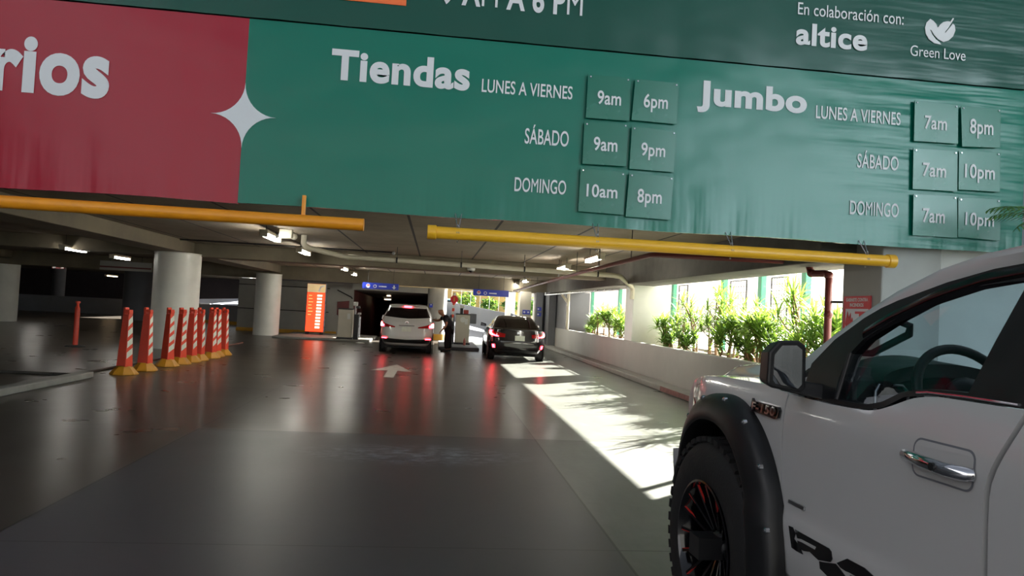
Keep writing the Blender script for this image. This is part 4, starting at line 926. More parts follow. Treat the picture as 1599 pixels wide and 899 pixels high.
MB().lathe([(.052, -.004), (.060, -.004), (.060, .006), (.052, .006)], 24, (0, C1.reary(0, .985)[1]-.012, .985), 'y', closed=True).tube([(-.05, C1.reary(0, .985)[1]-.014, .992), (-.02, C1.reary(0, .985)[1]-.014, .98), (0, C1.reary(0, .985)[1]-.014, .995), (.02, C1.reary(0, .985)[1]-.014, .98), (.05, C1.reary(0, .985)[1]-.014, .992)], .007, 6).build('emblem', 'chrome', T)
plate(T, 0, C1.reary(0, .79)[1]-.01, .79, .30, .15)
MB().tube([(-.25, C1.reary(-.25, .905)[1]-.012, .905), (.25, C1.reary(.25, .905)[1]-.012, .905)], .012, 8).build('chrome_strip', 'chrome', T)
MB().tube([(0, .40, 1.38), (.12, .34, 1.24)], .008, 6).build('wiper', 'black', T)
car_wheels(T, .835, .82, 3.55, .315)
MB().box(-.70, .70, .5, 4.0, .16, .30).build('underbody', 'black_rough', T)
# black saloon in the right lane
T = thing('saloon_car', 'black saloon with glowing red tail lights stopped beside the ticket post in the right lane', 'car', (2.60, 21.45, 0), math.radians(-1.0))
C2 = Car([(.20, .74, .24, 4.30, 5), (.30, .83, .10, 4.45, 5), (.44, .885, .02, 4.58, 5.5), (.60, .90, .0, 4.60, 6), (.78, .895, .03, 4.52, 6), (.90, .865, .05, 4.30, 6), (.97, .84, .06, 3.95, 6), (1.005, .80, .12, 3.55, 5), (1.02, .765, .46, 3.38, 6), (1.20, .675, .95, 2.72, 6.5), (1.33, .585, 1.38, 2.30, 6), (1.375, .53, 1.62, 2.08, 4), (1.395, .42, 1.75, 1.95, 3)])
C2.body().build('body', 'car_black', T, smooth=35)
C2.rear(lambda b: lerp(-.70, -.52, b), lambda b: lerp(.70, .52, b), 1.035, 1.315, .010, 20, 8).build('rear_window', 'tinted', T, smooth=50)
for sd in (-1, 1):
    C2.side(sd, 1.25, 3.20, 1.01, lambda a: lerp(1.15, 1.31, min(1, a*2.4)) if a < .42 else lerp(1.31, 1.03, max(0, (a-.62)/.38)), .008, 24, 5).build('side_window', 'tinted', T, smooth=50)
    l = MB()
    f0, f1 = C2.fi(.40, .85), 1.25
    l = C2.arc(sd*f0, sd*f1, lambda a: lerp(.745, .79, a), lambda a: lerp(.85, .965, a**.7), .012, 22, 5).build('tail_lamp', 'lamp_red', T, smooth=50)
    C2.arc(sd*lerp(f0, f1, .66), sd*lerp(f0, f1, .97), lambda a: lerp(.83, .90, a), .95, .022, 8, 4).build('lit_lens', 'brake', l, smooth=50)
    C2.arc(sd*lerp(f0, f1, .18), sd*lerp(f0, f1, .80), lambda a: lerp(.755, .81, a), lambda a: lerp(.79, .88, a), .022, 10, 3).build('lit_lens', 'brake', l, smooth=50)
    C2.arc(sd*lerp(f0, f1, .58), sd*lerp(f0, f1, .86), lambda a: lerp(.80, .84, a), lambda a: lerp(.85, .91, a), .030, 8, 3).build('brake_bulb', 'brake_hot', l, smooth=50)
    C2.arc(sd*C2.fi(.70, .45), sd*C2.fi(.77, .45), .41, .52, .016, 4, 4).build('lit_reflector', 'brake', T, smooth=50)  # emissive material makes this reflector glow on its own
    MB().hexa([(sd*.84, 3.0, .98), (sd*1.04, 3.04, 1.0), (sd*1.04, 3.12, 1.0), (sd*.84, 3.14, .98)], [(sd*.84, 3.0, 1.07), (sd*1.02, 3.04, 1.12), (sd*1.02, 3.12, 1.12), (sd*.84, 3.14, 1.07)]).build('door_mirror', 'car_black', T, bevel=.02)
    for y in (.95, 3.65): MB().lathe([(.37, sd*-.02), (.37, sd*.004), (.30, sd*.006)], 30, (sd*.890, y, .33), 'x').build('wheel_arch', 'black', T)
C2.rear(-.62, .62, .25, .36, .016, 18, 4).build('diffuser', 'black', T, smooth=50)
MB().tube([C2.reary(x, .60-.03*abs(x)/.4, .016) for x in (-.46, -.3, -.1, .1, .3, .46)], .013, 8).build('chrome_strip', 'chrome', T)
MB().tube([C2.reary(x, .985, .02) for x in (-.72, -.5, -.25, 0, .25, .5, .72)], .022, 8).build('boot_lip', 'car_black', T, smooth=50)
e = C2.reary(0, .89); MB().box(-.05, .05, e[1]-.014, e[1], .855, .93).build('emblem', 'chrome', T, bevel=.01)
plate(T, .04, C2.reary(0, .73)[1]-.01, .73, .30, .155)
MB().lathe([(.03, 0), (.035, -.01), (.035, .1), (.03, .1)], 18, (.20, .02, .23), 'y', closed=True).build('exhaust_pipe', 'chrome', T)
car_wheels(T, .865, .95, 3.65, .32)
MB().box(-.72, .72, .5, 4.0, .15, .30).build('underbody', 'black_rough', T)
# pale blue car seen up the ramp
T = thing('parked_car', 'pale blue car partly hidden behind the round column up the ramp', 'car', (.95, 53.0, .62), 0)
pb = mat('pale blue car paint', S(150, 186, 206), .25, var=.04, scale=2, coat=.5)
C1.body(40).build('body', pb, T, smooth=35); C1.rear(lambda b: lerp(-.70, -.58, b), lambda b: lerp(.70, .58, b), 1.12, 1.46, .012, 8, 4).build('rear_window', 'tinted', T)
C1.rear(-.74, .74, .34, .47, .018, 8, 2).build('bumper_insert', 'black', T); car_wheels(T, .86, .82, 3.55, .315)

# ================================================================== ATTENDANT
def skinned(name, pts, edges, parent, m, root=0, sub=2):
    me = bpy.data.meshes.new(name); bm = bmesh.new(); ly = bm.verts.layers.skin.verify(); vs = [bm.verts.new(p[:3]) for p in pts]; bm.verts.ensure_lookup_table()
    for a, b in edges: bm.edges.new((vs[a], vs[b]))
    for i, v in enumerate(vs):
        r_ = pts[i][3]; v[ly].radius = r_ if isinstance(r_, tuple) else (r_, r_)
        v[ly].use_root = (i == root)
    bm.to_mesh(me); bm.free()
    o = bpy.data.objects.new(name, me); COL.objects.link(o)
    sk = o.modifiers.new('skin', 'SKIN'); sk.use_smooth_shade = True; sk.branch_smoothing = .6
    sb = o.modifiers.new('sub', 'SUBSURF'); sb.levels = sub; sb.render_levels = sub
    dg = bpy.context.evaluated_depsgraph_get(); m2 = bpy.data.meshes.new_from_object(o.evaluated_get(dg)); o.modifiers.clear(); o.data = m2; bpy.data.meshes.remove(me)
    for p in m2.polygons: p.use_smooth = True
    m2.materials.clear(); m2.materials.append(M[m]); o.parent = parent
    return o
T = thing('person', 'bald attendant in dark clothes bending towards the white car at the ticket lane', 'person', (.43, 25.05, -.002))
# x to the right, y away from the camera; he leans left over the car window
J = [(.14, 0, .84, .135),                                        # 0 pelvis
     (.11, 0, .98, .125), (.03, .0, 1.12, .145), (-.06, 0, 1.235, .13), (-.115, 0, 1.285, .075), (-.145, -.005, 1.315, .070), # 1-5 spine, neck
     (-.190, -.01, 1.365, .105), (-.220, -.015, 1.425, .118), (-.222, -.015, 1.475, .092),  # 6-8 head
     (.10, -.085, .80, .10), (.06, -.10, .45, .065), (.05, -.10, .30, .060), (.075, -.10, .09, .043), (-.02, -.11, .035, .040), (-.09, -.115, .028, .03),  # 9-14 near leg, foot
     (.12, .085, .80, .10), (.13, .11, .45, .065), (.14, .11, .30, .060), (.17, .12, .09, .043), (.08, .12, .035, .040), (.01, .12, .028, .03),     # 15-20 far leg
     (-.055, -.155, 1.225, .068), (.02, -.235, 1.00, .046), (-.03, -.235, .88, .041), (-.13, -.215, .765, .030), (-.175, -.205, .715, .034),           # 21-25 near arm
     (-.085, .155, 1.225, .068), (-.24, .20, 1.09, .046), (-.33, .18, 1.075, .041), (-.44, .15, 1.095, .030), (-.50, .14, 1.10, .034)]            # 26-30 far arm
E_ = [(0, 1), (1, 2), (2, 3), (3, 4), (4, 5), (5, 6), (6, 7), (7, 8), (0, 9), (9, 10), (10, 11), (11, 12), (12, 13), (13, 14), (0, 15), (15, 16), (16, 17), (17, 18), (18, 19), (19, 20), (3, 21), (21, 22), (22, 23), (23, 24), (24, 25), (3, 26), (26, 27), (27, 28), (28, 29), (29, 30)]
def hand(pts, edges, wrist, palm, dirv, side, thumb):
    d = Vector(dirv).normalized(); s_ = Vector(side).normalized(); c = Vector(pts[palm][:3]); n = d.cross(s_)
    for k, (off, ln) in enumerate(((-.027, .060), (-.009, .074), (.009, .070), (.026, .054))):
        a = c+s_*off+d*.02; b = a+d*ln*.55+n*.012; e = b+d*ln*.5+n*.024; i = len(pts)
        pts += [(*a, .0105), (*b, .009), (*e, .0075)]; edges += [(palm, i), (i, i+1), (i+1, i+2)]
    a = c+s_*thumb*.03-d*.015; b = a+s_*thumb*.025+d*.03+n*.01; i = len(pts); pts += [(*a, .011), (*b, .009)]; edges += [(palm, i), (i, i+1)]
hand(J, E_, 24, 25, (-.55, .1, -.6), (.3, .9, -.1), 1); hand(J, E_, 29, 30, (-1, -.05, .05), (0, .3, 1), 1)
skinned('body', J, E_, T, 'skin')
# face and ears on the head, which looks left and down at the window
for q, r_, nm, m in (((-.298, -.012, 1.405), (.018, .013, .018), 'nose', 'skin'), ((-.20, -.104, 1.42), (.016, .012, .028), 'ear', 'skin'), ((-.20, .078, 1.42), (.016, .012, .028), 'ear', 'skin'), ((-.300, -.05, 1.435), (.008, .011, .007), 'eye', 'black'), ((-.300, .026, 1.435), (.008, .011, .007), 'eye', 'black')):
    MB().ball(q, r_, 10).build(nm, m, T, smooth=60)
MB().tube([(-.283, -.035, 1.365), (-.290, -.012, 1.363), (-.283, .012, 1.365)], .005, 6).build('mouth', mat('lips', S(140, 84, 74), .5), T)
sh = [(.14, 0, .86, .175), (.11, 0, .98, .170), (.03, 0, 1.12, .185), (-.06, 0, 1.225, .170), (-.105, 0, 1.275, .095), (-.055, -.16, 1.215, .098), (.005, -.228, 1.035, .078), (-.085, .16, 1.215, .098), (-.21, .195, 1.11, .076)]
skinned('shirt', sh, [(0, 1), (1, 2), (2, 3), (3, 4), (3, 5), (5, 6), (3, 7), (7, 8)], T, 'navy')
tr = [(.14, 0, .87, .168)]+[(a, b, c, r_+.042) for a, b, c, r_ in J[9:12]]+[(.072, -.10, .10, .080)]+[(a, b, c, r_+.042) for a, b, c, r_ in J[15:18]]+[(.168, .12, .10, .080)]
skinned('trousers', tr, [(0, 1), (1, 2), (2, 3), (3, 4), (0, 5), (5, 6), (6, 7), (7, 8)], T, 'trousers')
for y, x in ((-.105, 0), (.12, .10)):
    MB().tube([(x+.11, y, .05), (x+.06, y, .055), (x-.03, y, .045), (x-.12, y, .032), (x-.155, y, .028)], [.045, .050, .045, .036, .022], 12).build('shoe', 'black', T, smooth=60)

# ================================================================== TRAFFIC CONES (tall delineators)
def cone_proto():
    t = thing('channelizer', 'x', 'traffic cone', (0, 0, 0))
    MB().lathe([(.245, 0), (.25, .02), (.225, .05), (.16, .12), (.125, .16), (.10, .165)], 8).build('base', 'yellow_rubber', t, bevel=.01)
    lo = [(-.115, -.085, .15), (.115, -.085, .15), (.115, .085, .15), (-.115, .085, .15)]; hi = [(-.074, -.05, 1.12), (.074, -.05, 1.12), (.074, .05, 1.12), (-.074, .05, 1.12)]
    b = MB().hexa(lo, hi).build('body', 'orange_plastic', t, bevel=.012)
    mb = MB()
    def face(a, h, o=.003):
        k = (h-.15)/.97; hw = lerp(.085, .05, k); x = lerp(.115, .074, k)+o; return (x, a*hw, h)
    for i in range(4):
        z = .30+.20*i
        mb.add([face(-.82, z), face(.82, z+.085), face(.82, z+.205), face(-.82, z+.12)], [(0, 1, 2, 3)])
    mb.build('stripe', 'reflective', b); mb = MB()
    for i in range(4):
        z = .30+.20*i; fx = lambda v: (v[0]*-1, v[1], v[2]); mb.add([fx(face(-.82, z)), fx(face(.82, z+.085)), fx(face(.82, z+.205)), fx(face(-.82, z+.12))], [(3, 2, 1, 0)])
    mb.build('stripe', 'reflective', b)
    MB().box(-.074, -.022, -.045, .045, 1.12, 1.255).box(.040, .074, -.045, .045, 1.12, 1.17).box(-.022, .074, -.045, .045, 1.17, 1.215).build('handle', 'orange_plastic', t, bevel=.008)
    return t
cpx = [(186, 586, 'nearest of the orange and white traffic cones, at the end of the row'), (219, 580, 'second orange and white traffic cone from the near end, standing alone'), (255, 573, 'third orange traffic cone, front one of the pair before the white column'), (275, 569.5, 'fourth orange traffic cone, close behind the third before the column'),
       (292, 566, 'fifth orange traffic cone, at the right edge of the big column'), (305, 563.5, 'sixth orange traffic cone, just right of the big column'), (324, 560, 'seventh orange traffic cone, front one of the last group'), (332, 557.5, 'eighth orange traffic cone, hidden partly behind the seventh'), (344, 555, 'ninth and farthest orange traffic cone of the row')]
cp = None
for px, py, lab in cpx:
    p = on_z(px, py, .0); q = Vector((max(p.x, -5.86), p.y+.2, 0)); rz = math.radians(-24+random.uniform(-14, 14))
    if cp is None:
        cp = cone_proto(); cp.location = q; cp.rotation_euler = (0, 0, rz); cp['label'] = lab; cp['group'] = 'row of traffic cones'
    else: dup(cp, q, rz, lab, 'row of traffic cones')
p = on_z(117, 541, 0)
t = thing('bollard_post', 'slim red tubular post on a black base in the empty left lane', 'post', (p.x, p.y, 0))
MB().lathe([(.24, 0), (.24, .02), (.20, .04), (.07, .05)], 24).build('base', 'black_rough', t, smooth=40)
MB().lathe([(.065, .04), (.062, 1.02), (.05, 1.06), (.035, 1.08), (.035, 1.16), (.06, 1.17), (.06, 1.21), (.0, 1.22)], 20).build('tube', 'orange_plastic', t, smooth=40)

# ================================================================== TICKET POSTS, ORANGE BOARD, SIGNS
struct(MB().box(-6.3, -2.55, 28.6, 33.0, 0, .09).build('kerb_island', 'kerb', bevel=.02), 'left ticket island'); struct(MB().box(.22, 1.72, 26.1, 30.6, 0, .12).build('kerb_island', 'greywall', bevel=.03), 'right ticket island')
t = thing('price_board', 'tall glowing orange tariff board on black feet beside the white column', 'sign', (-5.12, 31.3, .09))
W2 = .39
MB().box(-W2, W2, -.10, .12, .11, 2.20).build('case', 'orange_plastic', t, bevel=.01)
MB().box(-W2+.02, W2-.02, -.112, -.10, .13, 1.80).build('lit_panel', 'led_board', t)
MB().box(-W2+.01, W2-.01, -.112, -.10, 1.82, 2.185).build('header', 'board_cream', t)
MB().prism([(.08, 1.86), (.13, 1.86), (.20, 2.04), (.34, 2.10), (.33, 2.14), (.17, 2.10)], lambda a, b, d: (a, d, b), -.122, -.112).build('header_logo', 'sign_glow', t)
for i in range(11):
    MB().box(.06-.004*i, .26-.004*i, -.124, -.112, 1.645-.137*i, 1.725-.137*i).build('price_cell', 'led_cell', t)
for i in range(7):
    MB().box(-.30, -.30+.13+.03*(i % 3), -.118, -.112, 1.665-.137*i, 1.69-.137*i).build('price_line', 'led_text', t)
for x in (-.30, .30): MB().box(x-.06, x+.06, -.09, .11, 0, .11).build('foot', 'black', t, bevel=.01)
MB().box(W2, W2+.03, -.10, .12, .11, 2.22).build('edge_strip', 'steel', t)
def ticket_post(loc, lab, mirror):
    t = thing('ticket_machine', lab, 'ticket machine', loc)
    MB().box(-.30, .26, -.25, .25, .06, 1.18).build('cabinet', 'cabinet', t, bevel=.02)
    MB().box(-.32, .28, -.27, .27, 1.18, 1.22).build('lid', 'dark_steel', t, bevel=.01)
    MB().box(-.33, .30, -.28, .28, 0, .06).build('plinth', 'dark_steel', t)
    MB().box(.06, .18, -.262, -.25, .80, 1.02).build('ticket_slot', 'white', t, bevel=.004)
    return t
t = ticket_post((-3.50, 28.9, .09), 'cream ticket cabinet left of the white car', 1)
t = thing('barrier_post', 'dark barrier post with a white camera on top, right of the cream ticket cabinet', 'barrier', (-3.08, 28.75, .09))
MB().box(-.10, .10, -.14, .14, 0, 1.0).build('post', 'dark_steel', t, bevel=.02); MB().box(.10, .16, -.05, .05, .1, .92).build('arm_bracket', 'steel', t, bevel=.01)
MB().tube([(-.06, 0, 1.0), (-.06, 0, 1.36)], .035, 10).build('pole', 'steel', t); MB().box(-.14, .02, -.20, .06, 1.34, 1.50).build('camera_head', 'white', t, bevel=.02); MB().box(-.04, .12, -.1, .05, 1.24, 1.33).build('lens_box', 'black', t, bevel=.02)
MB().box(.04, .16, -.10, .10, 1.0, 1.08).build('lamp', 'white', t, bevel=.02)
p = on_z(562, 536, 0)
tag(MB().lathe([(.17, 0), (.17, .025), (.10, .05), (.0, .055)], 24, (p.x, p.y, 0)).build('floor_disc', 'white', smooth=40), 'pale round disc lying on the floor by the left ticket post', 'disc')
t = ticket_post((1.16, 28.4, .12), 'cream ticket cabinet right of the attendant, with a grey box on its side', -1)
MB().box(.26, .52, -.22, .2, .84, 1.24).build('side_box', 'darkwall', t, bevel=.015); MB().lathe([(.11, 0), (.11, .01), (.0, .012)], 24, (-.02, -.262, .98), 'y').build('round_plate', 'white', t)
t = thing('camera_unit', 'small camera with a red box standing on the right ticket cabinet', 'camera', (1.16, 28.4, 1.34))
MB().box(-.14, -.02, -.06, .06, 0, .22).build('stand', 'black', t, bevel=.01); MB().box(-.16, .02, -.16, .06, .22, .34).build('camera_head', 'white', t, bevel=.02); MB().box(.0, .20, -.08, .08, 0, .16).build('red_box', mat('dull red plastic', S(150, 60, 50), .5), t, bevel=.015)
t = thing('barrier_post', 'raised barrier arm with a red octagonal sign beside the right ticket cabinet', 'barrier', (.70, 28.25, .12))
MB().box(-.09, .12, -.14, .14, 0, 1.15).build('post', 'darkwall', t, bevel=.03)
MB().tube([(.02, -.1, .9), (.06, -.1, 2.04)], .05, 12).build('arm', 'white', t, smooth=50)
for i in range(4): MB().tube([(.02+.035*(.16+.24*i), -.1, 1.05+.25*i), (.02+.035*(.28+.24*i), -.1, 1.17+.25*i)], .053, 12).build('red_band', 'orange_plastic', t, smooth=50)
oc = [(.165*math.cos(PI/8+PI/4*i), .165*math.sin(PI/8+PI/4*i)) for i in range(8)]
sg = MB().prism(oc, lambda a, b, d: (a+.05, d, b+1.77), -.19, -.17).build('octagon_sign', 'red_sign', t)
MB().box(.03, .07, -.198, -.19, 1.70, 1.86).build('sign_mark', 'yellow_paint', sg)
tag(MB().lathe([(.045, 0), (.05, .01), (.05, .17), (.035, .21), (.018, .24), (.018, .28), (.0, .285)], 16, (1.22, 27.6, .12)).build('bottle', mat('pink bottle', S(206, 120, 112), .35, var=.3, scale=8), smooth=40), 'small pink bottle standing on the right ticket island', 'bottle')
def hanging(lab, x0, x1, y, z0, z1, arrow):
    t = thing('hanging_sign', lab, 'sign', ((x0+x1)/2, y, z0)); h = (x1-x0)/2; H = z1-z0
    MB().box(-h, h, -.03, .03, 0, H).build('panel', 'blue_sign', t, bevel=.006)
    MB().lathe([(.085, 0), (.085, .006), (.0, .007)], 24, (-h+.24, -.038, H*.48), 'y').build('icon_disc', 'sign_glow', t); MB().box(-h+.19, -h+.29, -.044, -.036, H*.48, H*.48+.05).build('icon_bar', 'red_sign', t)
    MB().lathe([(.07, 0), (.07, .006), (.045, .006), (.045, 0)], 24, (-h+.52, -.038, H*.44), 'y', closed=True).build('icon_ring', 'sign_glow', t)
    MB().box(-h+.68, -h+1.0, -.036, -.03, H*.36, H*.54).build('line_mark', 'sign_glow', t)
    if arrow: MB().prism([(h-.22, .19), (h-.22, .11), (h-.28, .11), (h-.19, .02), (h-.10, .11), (h-.16, .11), (h-.16, .19)], lambda a, b, d: (a, d, b), -.036, -.03).build('arrow', 'sign_glow', t)
    for s in (-1, 1): MB().tube([(s*h*.7, 0, H), (s*h*.7, 0, 3.0-z0)], .008, 6).build('hanger', 'dark_steel', t)
hanging('long blue hanging sign with a down arrow above the white car', -3.05, -1.55, 29.9, 2.17, 2.43, True)
hanging('blue hanging sign over the right lane, partly behind the dark red pipe', 1.58, 3.10, 29.9, 2.13, 2.40, False)
def small_sign(lab, c, w_, h, nx):
    t = thing('wall_sign', lab, 'sign', c)
    MB().box(-w_/2, w_/2, -.012, .0, -h/2, h/2).build('panel', 'blue_sign', t, bevel=.003)
    for i in range(nx): MB().lathe([(min(w_, h)*.22, 0), (.0, .004)], 14, (lerp(-w_*.25, w_*.25, i/max(1, nx-1)) if w_ > h else 0, -.016, 0 if w_ > h else lerp(h*.25, -h*.25, i/max(1, nx-1))), 'y').build('symbol', 'sign_glow', t)
small_sign('small blue sign on the cream square pillar', (4.10, 31.49, 1.53), .34, .2, 2); small_sign('upper small blue sign on the grey square pillar', (4.69, 31.49, 1.70), .18, .17, 1); small_sign('lower small blue sign on the grey square pillar', (4.69, 31.49, 1.46), .18, .17, 1)
small_sign('tiny blue sign on the grey round column', (-.18, 32.80, 1.60), .16, .17, 1)
# fire cabinet sign on the grey pillar
t = thing('fire_sign', 'red and white fire cabinet sign on the grey square pillar behind the truck', 'sign', (5.498, 8.68, 1.75))
MB().box(-.012, .0, -.295, .295, -.25, .25).build('panel', 'sign_glow', t, bevel=.004)
hd = MB().box(-.016, -.004, -.297, .297, .085, .252).build('header', 'red_sign', t)
xs = -.018
text(MB(), 'GABINETE CONTRA', lambda s, q: (xs, lerp(.24, -.24, s), lerp(.180, .226, q)), .03).build('lettering', 'lettering', hd, fix=False); text(MB(), 'INCENDIOS', lambda s, q: (xs, lerp(.15, -.15, s), lerp(.112, .158, q)), .03).build('lettering', 'lettering', hd, fix=False)
MB().box(-.016, -.004, .255, .297, -.25, .085).box(-.016, -.004, -.297, -.255, -.25, .085).box(-.016, -.004, -.255, .255, -.25, -.215).build('border', 'red_sign', t)
fl_ = [(.22, -.18), (.11, -.18), (.07, -.12), (.09, -.03), (.12, -.08), (.13, .03), (.17, -.04), (.20, .05), (.235, -.06), (.245, -.12)]
MB().prism(fl_, lambda a, b, d: (d, a, b), -.018, -.012).build('flame_symbol', 'red_sign', t)
MB().prism([(.03, -.18), (-.20, -.18), (-.20, .05), (.03, .05), (.03, .02), (-.06, .02), (-.06, -.02), (-.02, -.06), (-.06, -.12), (.03, -.14)], lambda a, b, d: (d, a, b), -.018, -.012).build('hose_symbol', 'red_sign', t)
t = thing('height_board', 'white board with a dark red stripe hung under the ceiling left of the big column', 'sign')
a = on_y(156, 411, 31.3); b = on_y(236, 424, 31.3)
MB().box(a.x, b.x, 31.3, 31.36, b.z-.02, b.z+.36).build('panel', 'plaster', t); MB().box(a.x, b.x, 31.29, 31.3, b.z+.08, b.z+.14).build('stripe', 'maroon', t)
for x in (a.x+.4, b.x-.4): MB().tube([(x, 31.33, b.z+.33), (x, 31.33, 3.0)], .012, 6).build('hanger', 'dark_steel', t)
a = on_y(83, 412, 36); b = on_y(100, 420, 36)
t = thing('bay_sign', 'small red and white hanging sign in the dark left bay', 'sign', ((a.x+b.x)/2, 36, b.z))  # unlit hanging sign, not a lamp
MB().box(-.28, .28, -.03, .03, 0, .22).build('panel', mat('dull red', S(120, 40, 40), .6), t); MB().box(-.25, -.12, -.04, -.03, .02, .12).box(.12, .25, -.04, -.03, .02, .12).build('mark', 'sign_glow', t); MB().tube([(0, 0, .22), (0, 0, 3.0-b.z)], .01, 6).build('hanger', 'dark_steel', t)
t = thing('floor_arrow', 'white arrow painted on the lane behind the white car', 'road marking', (-.93, 0, .003))
ar = [(-.06+.0, 15.4), (-.06, 17.0), (-.45, 16.9), (.06, 18.7), (.50, 16.9), (.16, 17.0), (.16, 15.4)]
MB().prism([(a-.03, b) for a, b in ar], lambda a, b, d: (a, b, d), -.0015, .0015).build('paint', 'paint_mark', t)

# ================================================================== FENCE AND PLANTS OUTSIDE THE LOW WALL
FX = 8.3
t = thing('fence', 'green posted wire fence beyond the planter', 'fence')
for px in (1052, 1130, 1189, 1258, 968, 925, 900):
    y = on_x(px, 470, FX).y
    MB().box(FX-.07, FX+.07, y-.10, y+.10, -.05, 3.0).build('post', 'green_post', t, bevel=.01)
for p0, p1 in ((1229, 1204), (1073, 1060), (1165, 1140)):
    y0 = on_x(p0, 470, FX).y; y1 = on_x(p1, 470, FX).y; mb = MB()
    mb.tube([(FX, y0, 1.1), (FX, y0, 2.72), (FX, y1, 2.72), (FX, y1, 1.1), (FX, y0, 1.1)], .022, 6)
    n = 6
    for i in range(1, n): mb.tube([(FX, lerp(y0, y1, i/n), 1.1), (FX, lerp(y0, y1, i/n), 2.72)], .006, 5)
    for i in range(1, 10): mb.tube([(FX, y0, 1.1+.162*i), (FX, y1, 1.1+.162*i)], .006, 5)
    mb.build('mesh_panel', 'dark_steel', t)
for z in (.5, 2.85): MB().tube([(FX, 9.0, z), (FX, 31, z)], .025, 8).build('rail', 'green_post', t)
def leaf(mb, o, az, el, L, wd, droop):
    o = Vector(o); p = o.copy(); h = Vector((math.cos(az), math.sin(az), 0)); s = Vector((-math.sin(az), math.cos(az), 0)); N = 4; vs = []; fs = []
    e = el
    for i in range(N+1):
        w_ = wd*(.35+.65*math.sin(PI*min(1, .25+.75*i/N)) if i < N else .04)
        d = h*math.cos(e)+Vector((0, 0, math.sin(e))); up = s.cross(d)
        vs += [p-s*w_+up*w_*.35, p, p+s*w_+up*w_*.35]
        p = p+d*(L/N); e -= droop/N
    for i in range(N):
        a = i*3; fs += [(a, a+1, a+4, a+3), (a+1, a+2, a+5, a+4)]
    mb.add(vs, fs)
def plant_mesh(seed, h, stems, n, L, wd):
    R_ = random.Random(seed); st = MB(); lf = MB()
    def rosette(p, n):
        for k in range(n):
            q = k/n; leaf(lf, p-Vector((0, 0, .10*q*R_.random()+.08*q)), k*2.4+R_.uniform(-.3, .3), lerp(1.35, -.1, q)+R_.uniform(-.15, .2), L*R_.uniform(.75, 1.1), wd*R_.uniform(.8, 1.15), R_.uniform(.5, 1.3))
    for s in range(stems):
        a = R_.uniform(0, 2*PI); lean = R_.uniform(.05, .32); hh = h*R_.uniform(.45, 1.0) if s else h
        base = Vector((R_.uniform(-.10, .10), R_.uniform(-.10, .10), -.08)); pts = [base]
        for k in range(1, 5):
            f = k/4; pts.append(base+Vector((math.cos(a)*lean*f*f*hh+R_.uniform(-.03, .03), math.sin(a)*lean*f*f*hh+R_.uniform(-.03, .03), f*hh*.82+.08)))
        st.tube(pts, [.026, .022, .019, .016, .012], 7); rosette(pts[-1], n)
        for k in (2, 3):
            if R_.random() < .75:
                b = R_.uniform(0, 2*PI); e = pts[k]+Vector((math.cos(b)*.22, math.sin(b)*.22, .17+R_.random()*.15))
                st.tube([pts[k], (pts[k]+e)/2+Vector((0, 0, -.02)), e], [.013, .011, .009], 6); rosette(e, int(n*.8))
    return st, lf
protos = []
for i, (h, s_, n, L, wd) in enumerate(((1.34, 3, 20, .36, .014), (1.15, 4, 24, .34, .016), (.85, 5, 28, .36, .018), (.5, 5, 22, .34, .021), (1.28, 3, 18, .42, .012))):
    protos.append(plant_mesh(40+i, h, s_, n, L, wd))
pm = {}
def plant(px, x, kind, scale, lab, group):
    y = on_x(px, 520, x).y
    t = thing('strap_leaf_shrub', lab, 'shrub', (x, y, .76), random.uniform(0, 6.28), group); t.scale = (scale,)*3
    if kind not in pm:
        st, lf = protos[kind]; a = st.build('stem', 'bark', t, smooth=60); b = lf.build('foliage', 'leaf' if kind != 3 else 'leaf_b', t, fix=False); pm[kind] = (a.data, b.data)
    else:
        for nm, d_ in zip(('stem', 'foliage'), pm[kind]):
            o = bpy.data.objects.new(nm, d_); COL.objects.link(o); o.parent = t
ORD = ['first', 'second', 'third', 'fourth', 'fifth', 'sixth', 'seventh', 'eighth', 'ninth', 'tenth', 'eleventh', 'twelfth', 'thirteenth', 'fourteenth', 'fifteenth', 'sixteenth', 'seventeenth', 'eighteenth', 'nineteenth', 'twentieth']
near = [(1048, 6.1, 3, .85), (1042, 6.1, 2, 1.0), (1058, 6.1, 0, .95), (1075, 6.0, 3, 1.0), (1086, 6.3, 0, 1.12), (1104, 6.05, 0, 1.0), (1120, 6.3, 4, 1.3), (1134, 5.9, 2, 1.1), (1150, 6.3, 0, 1.08), (1164, 6.05, 3, 1.0), (1176, 6.2, 1, 1.0), (1194, 6.0, 2, 1.1), (1212, 6.3, 1, .95), (1228, 6.05, 3, 1.05), (1244, 6.25, 4, 1.28), (1260, 6.0, 0, .95), (1276, 6.25, 0, 1.05), (1290, 6.0, 2, 1.2)]
far = [(918, 6.15, 3, .6), (928, 6.2, 2, .9), (934, 5.9, 1, .95), (945, 6.3, 0, .95), (955, 6.0, 2, 1.1), (963, 6.3, 1, 1.0), (972, 5.9, 2, .9)]
sz = {0: 'tall', 1: 'bushy', 2: 'medium', 3: 'low broad-leaved', 4: 'tall thin-leaved'}
for i, (px, x, k, sc) in enumerate(near): plant(px, x, k, sc, '%s green shrub in the planter, %s to the right of the white square pillar' % (sz[k], ORD[i]), 'shrubs in the near planter opening')
for i, (px, x, k, sc) in enumerate(far): plant(px, x, k, sc, '%s green shrub in the far planter opening, %s from its far end' % (sz[k], ORD[i]), 'shrubs in the far planter opening')
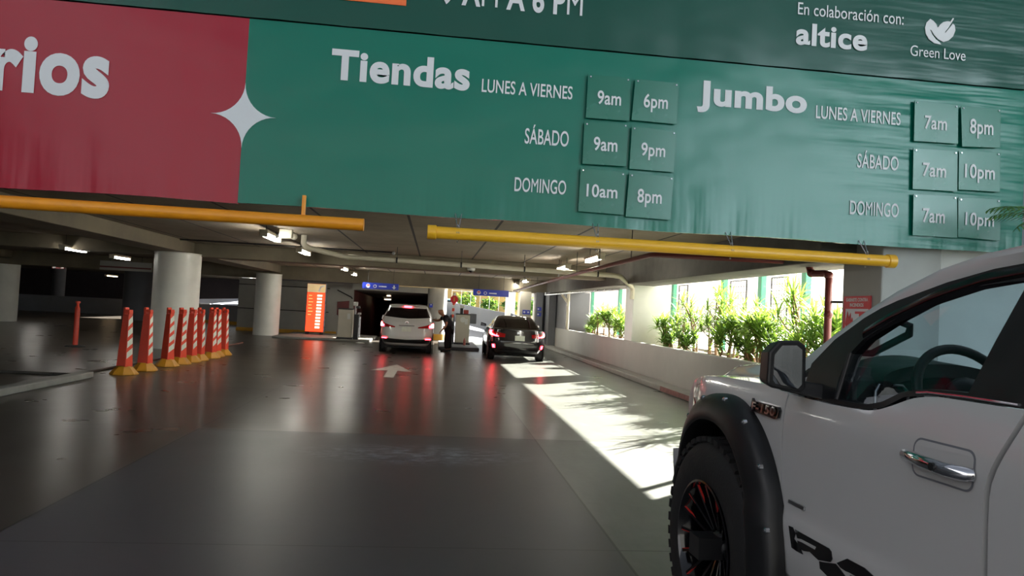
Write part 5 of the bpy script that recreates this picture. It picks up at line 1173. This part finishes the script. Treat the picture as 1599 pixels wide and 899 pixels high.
# palm at the right end of the banner, behind the truck
t = thing('potted_palm', 'small green palm whose fronds reach over the right end of the banner', 'palm', (7.02, 7.1, -.02))
MB().lathe([(.20, 0), (.28, .5), (.30, .52), (.26, .53), (.24, .46), (.0, .46)], 28).build('pot', 'kerb', t, smooth=40)
MB().tube([(0, 0, .4), (.02, 0, 1.4), (-.03, .02, 2.72)], [.07, .06, .045], 10).build('trunk', 'bark', t, smooth=50)
lf = MB(); R_ = random.Random(5)
for k in range(13):
    az = k*2.4; el = R_.uniform(.15, 1.15); o = Vector((-.03, .02, 2.72)); h_ = Vector((math.cos(az), math.sin(az)*.45, 0)); e = el; p = o
    for i in range(16):
        d_ = (h_*math.cos(e)+Vector((0, 0, math.sin(e)))).normalized(); q = p+d_*.058
        lf.tube([p, q], .006, 5, False)
        for s in (-1, 1): leaf(lf, q, az+s*1.0, e-.25, .24*math.sin(PI*(i+3)/20), .011, .5)
        p = q; e -= .075
lf.build('frond', 'palm', t, fix=False)
# trees across the street behind the ramp
def tree(x, y, z, h, r_, lab, m, seed):
    R_ = random.Random(seed); t = thing('street_tree', lab, 'tree', (x, y, z), 0, 'trees behind the ramp'); lf = MB()
    MB().tube([(0, 0, 0), (.1, 0, h*.35), (0, .1, h*.6)], [.12, .09, .06], 8).build('trunk', 'bark', t, smooth=50)
    for k in range(260):
        a = R_.uniform(0, 2*PI); b = math.acos(R_.uniform(-1, 1)); q = r_*R_.random()**.4
        leaf(lf, (q*math.sin(b)*math.cos(a), q*math.sin(b)*math.sin(a), h*.68+q*.8*math.cos(b)), R_.uniform(0, 6.28), R_.uniform(-.6, .9), .42, .09, .8)
    lf.build('foliage', m, t, fix=False)
for i, (x, h, r_, m, l) in enumerate(((2.7, 3.3, .9, 'leaf', 'leafy yellow-green tree behind the ramp wall, left of the wire fence'), (4.75, 2.9, .8, 'leaf_b', 'darker tree behind the ramp wall, second from the left'), (6.6, 3.0, .75, 'palm', 'dusty tree behind the ramp wall, third from the left'), (8.4, 2.9, .8, 'leaf_b', 'tree behind the ramp wall left of the slim column'), (7.4, 3.4, 1.0, 'palm', 'dark green tree right of the slim white column'))):
    tree(x, 62 if i < 4 else 50, 0.0 if i < 4 else -.4, h, r_, l, m, 90+i)
t = thing('street_fence', 'thin pale wire fence on top of the far ramp parapet', 'fence')
for k in range(6):
    x = 1.3+.75*k; MB().tube([(x, 56, .8), (x, 56, 3.0)], .014, 6).build('post', 'white', t)
MB().tube([(1.3, 56, 2.9), (5.05, 56, 2.9)], .02, 6).build('rail', 'white', t)
